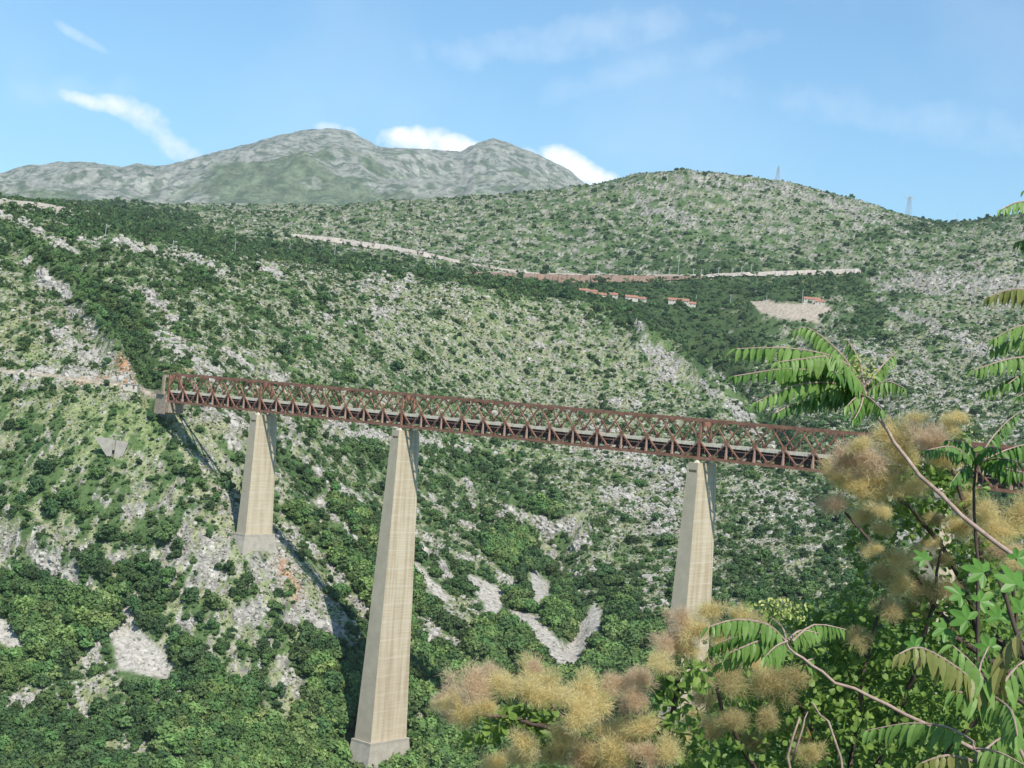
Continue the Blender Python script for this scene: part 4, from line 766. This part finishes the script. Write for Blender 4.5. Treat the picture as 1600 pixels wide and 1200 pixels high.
def leaf_tris(V_, F_, p, d, nrm, L_, W_, kind='obovate'):
    d = d.normalized(); s = d.cross(nrm); s = s.normalized() if s.length > 1e-4 else d.orthogonal().normalized(); n = s.cross(d); b = len(V_)
    prof = {'obovate': [(0, .04), (.3, .30), (.62, .5), (.88, .36), (1, .02)], 'lance': [(0, .10), (.18, .48), (.45, .5), (.75, .30), (1, .01)]}[kind]
    for t, w_ in prof:
        c = p+d*(L_*t)-n*(L_*.18*t*t); V_ += [tuple(c-s*W_*w_+n*W_*w_*.35), tuple(c), tuple(c+s*W_*w_+n*W_*w_*.35)]
    for i in range(len(prof)-1):
        q = b+3*i; F_ += [(q, q+1, q+4, q+3), (q+1, q+2, q+5, q+4)]
def rv(s=1.): return Vector((random.gauss(0, s), random.gauss(0, s), random.gauss(0, s)))
def blob_leaves(V_, F_, px, py, r, n, Y, L_, W_, dy=.35):
    for _ in range(n):
        a = random.uniform(0, 6.28); q = r*math.sqrt(random.random()); p = P(px+q*math.cos(a), py+q*math.sin(a), Y+random.uniform(-dy, dy)*max(.4, r/60))
        d = Vector((random.gauss(0, .6), random.gauss(-.3, .6), random.gauss(-.15, .6))); k = random.uniform(.65, 1.15)
        leaf_tris(V_, F_, p, d, Vector((random.gauss(0, .6), random.gauss(-.3, .6), 1)), L_*k*random.uniform(.7, 1.15), W_*k)
def stem(root, pts, r0, r1, m, name='stem', n=7):
    w_ = [P(*p) if len(p) == 3 else Vector(p) for p in pts]
    out = []
    for i in range(len(w_)-1):
        for t in (0, .5): out.append(w_[i].lerp(w_[i+1], t)+rv(.004))
    out.append(w_[-1]); rs = [r0+(r1-r0)*i/(len(out)-1) for i in range(len(out))]
    m_ = MB(); m_.tube([p-root.location for p in out], rs, n); return m_.build(name, m, root, smooth=True)
def smoke_bush(base, label, plumes, leafs, stems, Y, tone, leafn=1.0, psc=1.26):
    root = empty('smoke_bush', base); tag(root, label, 'shrub'); npl = 0
    for st in stems: stem(root, [tuple(base)+(0,) if False else (base[0], base[1], base[2])] and st, .016, .005, m_twigd, 'branch')
    for (px, py, r) in plumes:
        if npl < 100:
            Yp = Y+random.uniform(-.42, .05); c = P(px, py, Yp); s = r/F*Yp*psc
            me = random.choice(PLU[random.choice(tone)]); o = link('plume', me, root, c-root.location); o.scale = (s*random.uniform(.75, 1.25), s*random.uniform(.8, 1.1), s*random.uniform(.75, 1.25)); o.rotation_euler = (random.uniform(-.4, .4), random.uniform(-.4, .4), random.uniform(0, 6.28)); npl += 1
    V_, F_ = [], []
    for (px, py, r, n) in leafs: blob_leaves(V_, F_, px, py, r, int(n*leafn), Y+.12, .043, .029)
    o = link('foliage', mesh_np('foliage', [tuple(Vector(v)-root.location) for v in V_], F_, m_cot), root); return root
def g0(px, Y): t = ray(px, 1100)[0]; return (t*Y, Y, ground(t*Y, Y))
def gp(px, Y):  # a point on the ground as a stem start
    return g0(px, Y)
A_pl = [(705, 1095, 28), (735, 1082, 36), (722, 1120, 33), (790, 1078, 36), (830, 1060, 30), (835, 1092, 34), (872, 1092, 34), (905, 1082, 34), (930, 1108, 38), (960, 1072, 30), (985, 1100, 34), (1003, 1062, 30), (1030, 1040, 28), (900, 1128, 34), (950, 1148, 34), (1000, 1140, 34), (820, 1168, 34), (860, 1182, 34), (910, 1186, 34), (960, 1192, 34), (1010, 1186, 34), (775, 1196, 28), (750, 1105, 28), (1040, 1182, 30), (1045, 1005, 32), (1060, 975, 27), (1088, 990, 30), (1035, 1015, 26), (1112, 962, 24), (1075, 1018, 28), (700, 1115, 20), (810, 1185, 26), (885, 1155, 30), (930, 1200, 34), (985, 1170, 30), (855, 1075, 30), (770, 1060, 22), (690, 1102, 18), (745, 1065, 18), (835, 1042, 18)]
smoke_bush(gp(1000, 5.3), 'smoke bush with fluffy golden tan plumes low in the centre, left of the pier foot', A_pl, [(800, 1118, 26, 60), (840, 1112, 26, 60), (870, 1150, 20, 26), (765, 1142, 24, 26), (905, 1140, 22, 20), (1045, 1062, 30, 60), (1055, 1120, 34, 70), (1080, 1055, 30, 55), (1090, 1180, 36, 70), (830, 1140, 22, 30), (940, 1090, 18, 12), (1000, 1120, 26, 20), (1030, 1150, 30, 46), (880, 1190, 30, 24), (730, 1150, 14, 9), (960, 1200, 40, 30)],
    [[gp(1000, 5.3), (1010, 1260, 5.1), (960, 1170, 5.05), (860, 1140, 5.0), (800, 1120, 5.0), (730, 1110, 4.95)], [gp(1000, 5.3), (1030, 1230, 5.1), (1050, 1120, 5.1), (1060, 1030, 5.1), (1085, 985, 5.1)], [gp(1000, 5.3), (940, 1240, 5.0), (900, 1190, 5), (880, 1130, 5), (850, 1080, 4.95)], [gp(1000, 5.3), (1010, 1230, 5.1), (980, 1130, 5.05), (965, 1080, 5)]], 5.0, (0, 1, 1, 0), 1.3)
C_pl = [(1482, 672, 26), (1442, 690, 33), (1402, 702, 33), (1380, 684, 26), (1352, 722, 37), (1322, 722, 31), (1312, 752, 31), (1352, 772, 34), (1372, 800, 22), (1302, 790, 27), (1382, 752, 36), (1422, 768, 30), (1362, 862, 20), (1350, 812, 26), (1512, 792, 27), (1540, 812, 33), (1572, 832, 33), (1502, 832, 28), (1465, 690, 26), (1592, 806, 28), (1552, 862, 33), (1592, 882, 30), (1430, 660, 18), (1500, 655, 18), (1480, 720, 28), (1410, 725, 28), (1340, 700, 22), (1580, 865, 28), (1380, 830, 20)]
smoke_bush(gp(1560, 6.8), 'smoke bush with pink and gold plumes hiding the right end of the viaduct', C_pl, [(1450, 760, 40, 80), (1480, 740, 30, 60), (1425, 800, 38, 75), (1470, 810, 30, 50), (1350, 835, 26, 26), (1345, 865, 24, 24), (1400, 770, 26, 26), (1510, 770, 30, 40), (1540, 850, 30, 40), (1390, 830, 26, 24), (1440, 740, 36, 46), (1495, 700, 26, 30), (1590, 850, 30, 36), (1320, 770, 20, 10), (1520, 880, 40, 60)],
    [[gp(1560, 6.8), (1540, 1100, 6.6), (1520, 950, 6.5), (1470, 850, 6.4), (1420, 790, 6.3), (1370, 760, 6.3)], [gp(1560, 6.8), (1560, 1000, 6.6), (1530, 850, 6.4), (1490, 740, 6.4), (1450, 700, 6.35)], [gp(1560, 6.8), (1500, 1000, 6.5), (1420, 890, 6.4), (1360, 850, 6.3), (1320, 800, 6.3)], [gp(1560, 6.8), (1590, 1000, 6.5), (1580, 870, 6.4)]], 6.4, (1, 0, 0), 1.5, 1.30)
B_pl = [(1132, 1072, 36), (1182, 1042, 28), (1102, 1150, 30), (1062, 1170, 28), (1142, 1132, 30), (1230, 1062, 32), (1202, 1082, 34), (1262, 1182, 27), (1252, 1150, 22), (1402, 882, 26), (1380, 902, 22), (1432, 872, 22), (1402, 922, 26), (1452, 852, 20), (1432, 912, 26), (1470, 880, 20), (1390, 960, 24), (1160, 965, 24), (1130, 1010, 26), (1110, 985, 22), (1170, 1165, 28), (1200, 1130, 24), (1420, 960, 32), (1450, 930, 28), (1340, 1000, 24), (1480, 925, 24), (1100, 1100, 24), (1080, 1130, 24), (1180, 990, 22), (1460, 815, 20)]
smoke_bush(gp(1300, 6.9), 'dark leafed smoke bush with olive plumes filling the lower right thicket', B_pl,
    [(1180, 975, 40, 90), (1220, 1000, 50, 110), (1140, 1020, 40, 70), (1290, 1000, 50, 160), (1310, 960, 40, 90), (1350, 940, 42, 110), (1260, 960, 26, 40), (1350, 1010, 60, 220), (1300, 1060, 60, 220), (1240, 1100, 60, 200), (1160, 1100, 55, 150), (1360, 1090, 60, 230), (1300, 1150, 70, 260), (1210, 1170, 60, 180), (1120, 1170, 50, 120), (1400, 1160, 70, 260), (1430, 1010, 60, 200), (1460, 960, 50, 130), (1500, 1060, 70, 200), (1500, 1150, 70, 220), (1570, 1100, 60, 160), (1580, 1180, 60, 160), (1420, 1080, 60, 220), (1520, 960, 50, 110), (1570, 1000, 50, 110), (1400, 900, 36, 60), (1480, 890, 40, 70), (1100, 1060, 30, 46), (1560, 930, 44, 80), (1070, 1190, 34, 60)],
    [[gp(1300, 6.9), (1310, 1250, 6.6), (1260, 1120, 6.4), (1200, 1020, 6.3)], [gp(1300, 6.9), (1330, 1200, 6.5), (1350, 1050, 6.4), (1380, 930, 6.4)], [gp(1300, 6.9), (1370, 1200, 6.5), (1430, 1050, 6.4), (1460, 930, 6.4), (1470, 860, 6.3)], [gp(1300, 6.9), (1200, 1230, 6.5), (1130, 1110, 6.3), (1110, 1020, 6.3)], [gp(1300, 6.9), (1420, 1240, 6.6), (1530, 1120, 6.5), (1570, 1000, 6.4)]], 6.5, (2, 2, 0), 1.25, 1.25)
# a deeper thicket of small bright leaves behind
root = empty('leafy_bush', gp(1450, 8.4)); tag(root, 'small leafed green bush in the shade behind the thicket at lower right', 'shrub'); V_, F_ = [], []
for (px, py, r, n) in [(1400, 1080, 90, 900), (1300, 1120, 90, 900), (1500, 1060, 90, 800), (1200, 1150, 80, 600), (1560, 1150, 90, 800), (1350, 1000, 60, 400), (1420, 1170, 90, 800), (1290, 1040, 60, 400), (1480, 980, 60, 350), (1180, 1060, 50, 250), (1560, 960, 60, 350), (1130, 1160, 50, 250)]: blob_leaves(V_, F_, px, py, r, n, 7.9, .050, .030, .5)
link('foliage', mesh_np('foliage', [tuple(Vector(v)-root.location) for v in V_], F_, m_fine), root)
for a_ in ([(1440, 1250, 8.2), (1400, 1100, 8), (1350, 1000, 7.9)], [(1460, 1250, 8.2), (1500, 1100, 8), (1540, 980, 7.9)], [(1400, 1260, 8.2), (1280, 1120, 8), (1200, 1080, 7.9)]): stem(root, [gp(1450, 8.4)]+a_, .02, .006, m_twigd, 'branch')
# tree of heaven shoots: stems with long pinnate leaves
def pinnate(root, pts, Y0, Y1, ll, m, droop=1.):
    n0 = len(pts); w_ = [P(p[0], p[1], Y0+(Y1-Y0)*i/(n0-1)) for i, p in enumerate(pts)]
    cr_ = []
    for i in range(n0-1):
        for t in range(6):
            t /= 6.; p0 = w_[max(i-1, 0)]; p1, p2 = w_[i], w_[i+1]; p3 = w_[min(i+2, n0-1)]
            cr_.append(.5*((2*p1)+(p2-p0)*t+(2*p0-5*p1+4*p2-p3)*t*t+(3*p1-p0-3*p2+p3)*t**3))
    cr_.append(w_[-1]); ln = [0]
    for a, b in zip(cr_[:-1], cr_[1:]): ln.append(ln[-1]+(b-a).length)
    tot = ln[-1]; L_ = ll/F*(Y0+Y1)/2*1.02; sp_ = L_*.30; V_, F_ = [], []; s = tot*.16; side0 = (cr_[-1]-cr_[0]).normalized().cross(Vector((0, 0, 1))).normalized()
    while s < tot:
        i = max(j for j in range(len(ln)) if ln[j] <= s); i = min(i, len(cr_)-2); t = (s-ln[i])/(ln[i+1]-ln[i]+1e-9); p = cr_[i].lerp(cr_[i+1], t); d = (cr_[i+1]-cr_[i]).normalized(); f = s/tot; k = (1-.45*max(0, (f-.55)/.45))*(.75+.25*min(1, f/.3))*random.uniform(.88, 1.1)
        for sg in (1, -1):
            dv = side0*sg*.42+Vector((0, 0, -1))*droop*random.uniform(.75, 1.2)+d*.22+rv(.14)
            leaf_tris(V_, F_, p, dv, (side0*sg*.8+Vector((0, -.35, .75))+rv(.15)), L_*k, L_*k*.31, 'lance')
        s += sp_*random.uniform(.85, 1.15)
    leaf_tris(V_, F_, cr_[-1], (cr_[-1]-cr_[-2])+Vector((0, 0, -.01)), Vector((0, -.3, 1)), L_*.6, L_*.2, 'lance')
    lf = link('leaf', mesh_np('leaf', [tuple(Vector(v)-root.location) for v in V_], F_, m), root)
    m_ = MB(); m_.tube([c-root.location for c in cr_[::2]]+[cr_[-1]-root.location], list(np.linspace(.0042, .0014, len(cr_[::2])+1)), 5); m_.build('rachis', m_twig, lf)
def flower(root, px, py, Y, n, hgt):
    V_, F_ = [], []
    for _ in range(n): p = P(px+random.gauss(0, 10), py+random.uniform(-hgt, hgt), Y+random.uniform(-.06, .06)); leaf_tris(V_, F_, p, rv()+Vector((0, 0, .8)), rv(), .014, .008)
    link('flower_cluster', mesh_np('flower_cluster', [tuple(Vector(v)-root.location) for v in V_], F_, m_flo), root)
def shoot(base, label, stems, leaves, Y, m, flo=(), sm=None, r=(.011, .0055)):
    root = empty('tree_of_heaven', base); tag(root, label, 'young tree')
    for st in stems: stem(root, st, r[0], r[1], sm or m_twig, 'stem')
    for lv in leaves: mm = lv[2] if len(lv) > 2 else m; pinnate(root, lv[0], Y, Y+random.uniform(-.28, .22), lv[1], mm)
    for f_ in flo: flower(root, *f_)
    return root
shoot(gp(1660, 5.4), 'young tree whose leaning pinkish stem ends in a drooping leaf crown over the far slope',
    [[gp(1700, 5.2), (1720, 1100, 5.1), (1650, 915, 5.3), (1600, 878, 5.4), (1500, 806, 5.5), (1440, 745, 5.55), (1400, 690, 5.6), (1370, 650, 5.6), (1352, 612, 5.6)]],
    [([(1352, 612), (1332, 575), (1290, 553), (1220, 543), (1150, 545)], 38), ([(1352, 615), (1300, 586), (1230, 576), (1146, 588)], 28, m_aild), ([(1350, 618), (1300, 598), (1240, 603), (1182, 628)], 34), ([(1345, 600), (1322, 562), (1292, 532), (1262, 512), (1240, 516)], 28),
     ([(1350, 600), (1342, 562), (1322, 528)], 30), ([(1355, 602), (1375, 575), (1402, 548)], 27), ([(1355, 612), (1385, 596), (1412, 606)], 24), ([(1352, 618), (1364, 626), (1378, 640)], 30), ([(1350, 618), (1336, 622), (1324, 634)], 32), ([(1348, 620), (1300, 616), (1240, 632), (1212, 645)], 26, m_aild), ([(1350, 606), (1330, 590), (1300, 580)], 30, m_aild), ([(1352, 604), (1366, 590), (1384, 580)], 24), ([(1345, 600), (1300, 560), (1260, 560), (1215, 566)], 34), ([(1350, 612), (1320, 600), (1270, 586), (1225, 592)], 34), ([(1350, 604), (1325, 575), (1300, 545)], 34), ([(1352, 606), (1340, 585), (1335, 560)], 30), ([(1350, 614), (1310, 612), (1270, 625)], 32), ([(1350, 612), (1345, 635), (1335, 655)], 26, m_aild)],
    5.6, m_ail, [(1345, 572, 5.6, 70, 18), (1362, 580, 5.6, 30, 12)])
shoot(gp(1500, 4.9), 'young tree with a bare pale stem and leafy head before the lower thicket',
    [[gp(1560, 4.8), (1600, 1215, 4.75), (1500, 1160, 4.8), (1415, 1118, 4.8), (1360, 1090, 4.8), (1300, 1062, 4.8), (1268, 1040, 4.8), (1240, 1025, 4.8), (1226, 1000, 4.8)]],
    [([(1230, 1004), (1200, 976), (1150, 968), (1106, 980)], 34), ([(1230, 1008), (1180, 1012), (1118, 1040)], 30), ([(1230, 1004), (1205, 990), (1160, 992), (1112, 1010)], 30, m_aild), ([(1238, 1002), (1272, 976), (1322, 984)], 30), ([(1230, 1002), (1212, 1010), (1196, 1026)], 36), ([(1228, 1000), (1190, 1000), (1140, 1020)], 30), ([(1232, 1000), (1250, 985), (1280, 990)], 28), ([(1228, 998), (1222, 980), (1205, 965)], 28), ([(1260, 1040), (1262, 1032), (1270, 1030)], 26)],
    4.8, m_ail, [(1225, 955, 4.8, 60, 16), (1200, 948, 4.8, 40, 12), (1248, 958, 4.8, 40, 12)], None, (.0075, .0035))
shoot(gp(1760, 5.6), 'tall young tree leaning in from the right edge with several tiers of leaves',
    [[gp(1760, 5.6), (1720, 1000, 5.6), (1690, 700, 5.6), (1665, 480, 5.6), (1650, 320, 5.6)]],
    [([(1660, 345), (1620, 318), (1590, 316), (1563, 328)], 24), ([(1668, 480), (1620, 456), (1580, 452), (1545, 464)], 32, m_ailr), ([(1672, 530), (1630, 510), (1590, 510), (1552, 530)], 30), ([(1678, 580), (1630, 560), (1580, 560), (1522, 578)], 30), ([(1680, 600), (1640, 585), (1590, 588), (1540, 612)], 30), ([(1675, 560), (1620, 530), (1580, 532), (1545, 548)], 30), ([(1685, 600), (1620, 575), (1575, 600)], 30, m_aild), ([(1660, 400), (1620, 375), (1590, 378)], 26, m_aild), ([(1690, 640), (1640, 600), (1590, 620)], 28, m_aild), ([(1655, 330), (1625, 300), (1600, 298)], 20)],
    5.6, m_ail)
shoot(gp(1540, 5.9), 'slim young tree with upright dark stem and dark leaves before the right bridge end',
    [[gp(1540, 5.9), (1530, 1050, 5.95), (1528, 880, 5.95), (1522, 800, 5.95), (1526, 722, 5.95)]],
    [([(1526, 724), (1490, 698), (1446, 704)], 26), ([(1526, 724), (1546, 690), (1570, 662), (1592, 644)], 26), ([(1526, 724), (1570, 704), (1605, 694), (1645, 690)], 28), ([(1524, 722), (1504, 732), (1488, 752)], 24), ([(1530, 725), (1570, 732), (1615, 742)], 26), ([(1524, 716), (1510, 692), (1480, 688)], 26), ([(1526, 716), (1540, 700), (1560, 700)], 26), ([(1530, 724), (1560, 716), (1590, 722)], 28), ([(1526, 722), (1516, 700), (1500, 712)], 26)],
    5.95, m_aild, [(1519, 672, 5.9, 40, 20)], m_twigd, (.009, .005))
shoot(gp(1640, 4.3), 'nearest young tree at the lower right corner with large reddish tinged leaves',
    [[gp(1640, 4.3), (1640, 1260, 4.2), (1590, 1160, 4.2), (1552, 1092, 4.2)]],
    [([(1552, 1092), (1500, 1046), (1440, 1012), (1405, 1022)], 44, m_ailr), ([(1552, 1090), (1524, 1042), (1488, 1008)], 50), ([(1555, 1080), (1575, 1010), (1602, 984)], 52, m_ailr), ([(1556, 1085), (1590, 1040), (1630, 1020)], 52), ([(1552, 1095), (1520, 1085), (1490, 1080)], 46), ([(1556, 1090), (1580, 1110), (1590, 1150)], 50), ([(1550, 1088), (1530, 1050), (1545, 1010)], 46)],
    4.2, m_ail, (), None, (.007, .004))
shoot(gp(1520, 4.4), 'low leafy shoot with one long level leaf along the bottom edge at right',
    [[gp(1540, 4.4), (1545, 1270, 4.3), (1530, 1200, 4.3), (1520, 1160, 4.3)]],
    [([(1522, 1160), (1480, 1136), (1420, 1130), (1352, 1142)], 42), ([(1525, 1190), (1480, 1180), (1440, 1192)], 40, m_ailr), ([(1530, 1180), (1570, 1150), (1610, 1160)], 44), ([(1525, 1170), (1560, 1175), (1600, 1195)], 42)],
    4.3, m_ail, (), None, (.006, .003))
# fig shoot with lobed leaves
root = empty('fig_shrub', gp(1600, 5.0)); tag(root, 'fig shrub with broad lobed bright green leaves at the right edge', 'shrub')
stem(root, [gp(1600, 5.0), (1640, 1200, 4.95), (1610, 1050, 4.95), (1580, 960, 4.95), (1560, 905, 4.95)], .012, .006, m_twigd, 'stem')
for (px, py, r, rz) in [(1585, 905, 34, .2), (1512, 962, 28, 1.0), (1596, 948, 30, -.3), (1478, 976, 22, 2), (1546, 1008, 24, .5), (1500, 925, 24, .9), (1560, 960, 26, .1), (1536, 888, 30, 1.2), (1445, 870, 20, .6), (1590, 868, 24, -.5), (1430, 1005, 20, .4), (1532, 935, 24, -.8)]:
    V_, F_ = [], []; c = P(px, py, 4.95+random.uniform(-.2, .2)); s = r/F*4.95*1.3
    up = Vector((random.gauss(0, .25), -.75, .65)).normalized(); ex = up.cross(Vector((0, 0, 1))).normalized(); ey = ex.cross(up)
    base = c-ey*s*.2; V_.append(tuple(base)); N_ = 60
    for i in range(N_+1):
        a = -2.3+4.6*i/N_; lob = .46+.54*max((1-.10*abs(q_))*math.exp(-((a-q_)/.31)**2) for q_ in (-1.75, -.85, 0, .85, 1.75)); rr_ = s*lob*(1-.12*abs(a)); th = a+rz
        V_.append(tuple(base+ex*math.sin(th)*rr_*.85+ey*math.cos(th)*rr_-up*rr_*rr_/s*.25))
    F_ = [(0, i+1, i+2) for i in range(N_)]
    link('leaf', mesh_np('leaf', [tuple(Vector(v)-root.location) for v in V_], F_, m_fig), root)
# bare twigs
root = empty('dead_shrub', gp(1250, 4.9)); tag(root, 'leafless grey twigs sticking up through the thicket low in the picture', 'dead shrub')
stem(root, [gp(1250, 4.9), (1240, 1240, 4.85), (1232, 1180, 4.85), (1250, 1120, 4.85)], .008, .003, m_twig, 'twig'); stem(root, [(1236, 1190, 4.85), (1256, 1130, 4.84), (1262, 1112, 4.84)], .004, .002, m_twig, 'twig'); stem(root, [gp(1250, 4.9), (1320, 1240, 4.85), (1295, 1130, 4.85), (1270, 1098, 4.85)], .006, .0025, m_twig, 'twig')
# ------------------------------------------------------------------ the air between here and the far mountains
hz = MB(); hz.box(-9500, 9500, -60, 14500, -1300, 1800); hm = bpy.data.materials.new('haze_air'); hm.use_nodes = True; t = hm.node_tree; t.nodes.clear(); ou = t.nodes.new('ShaderNodeOutputMaterial'); pv = t.nodes.new('ShaderNodeVolumePrincipled')
pv.inputs['Color'].default_value = (.80, .90, 1, 1); pv.inputs['Density'].default_value = HAZE; pv.inputs['Anisotropy'].default_value = .2; t.links.new(pv.outputs[0], ou.inputs['Volume'])
tag(hz.build('haze', hm), kind='stuff', label='thin blue air haze over the whole valley')
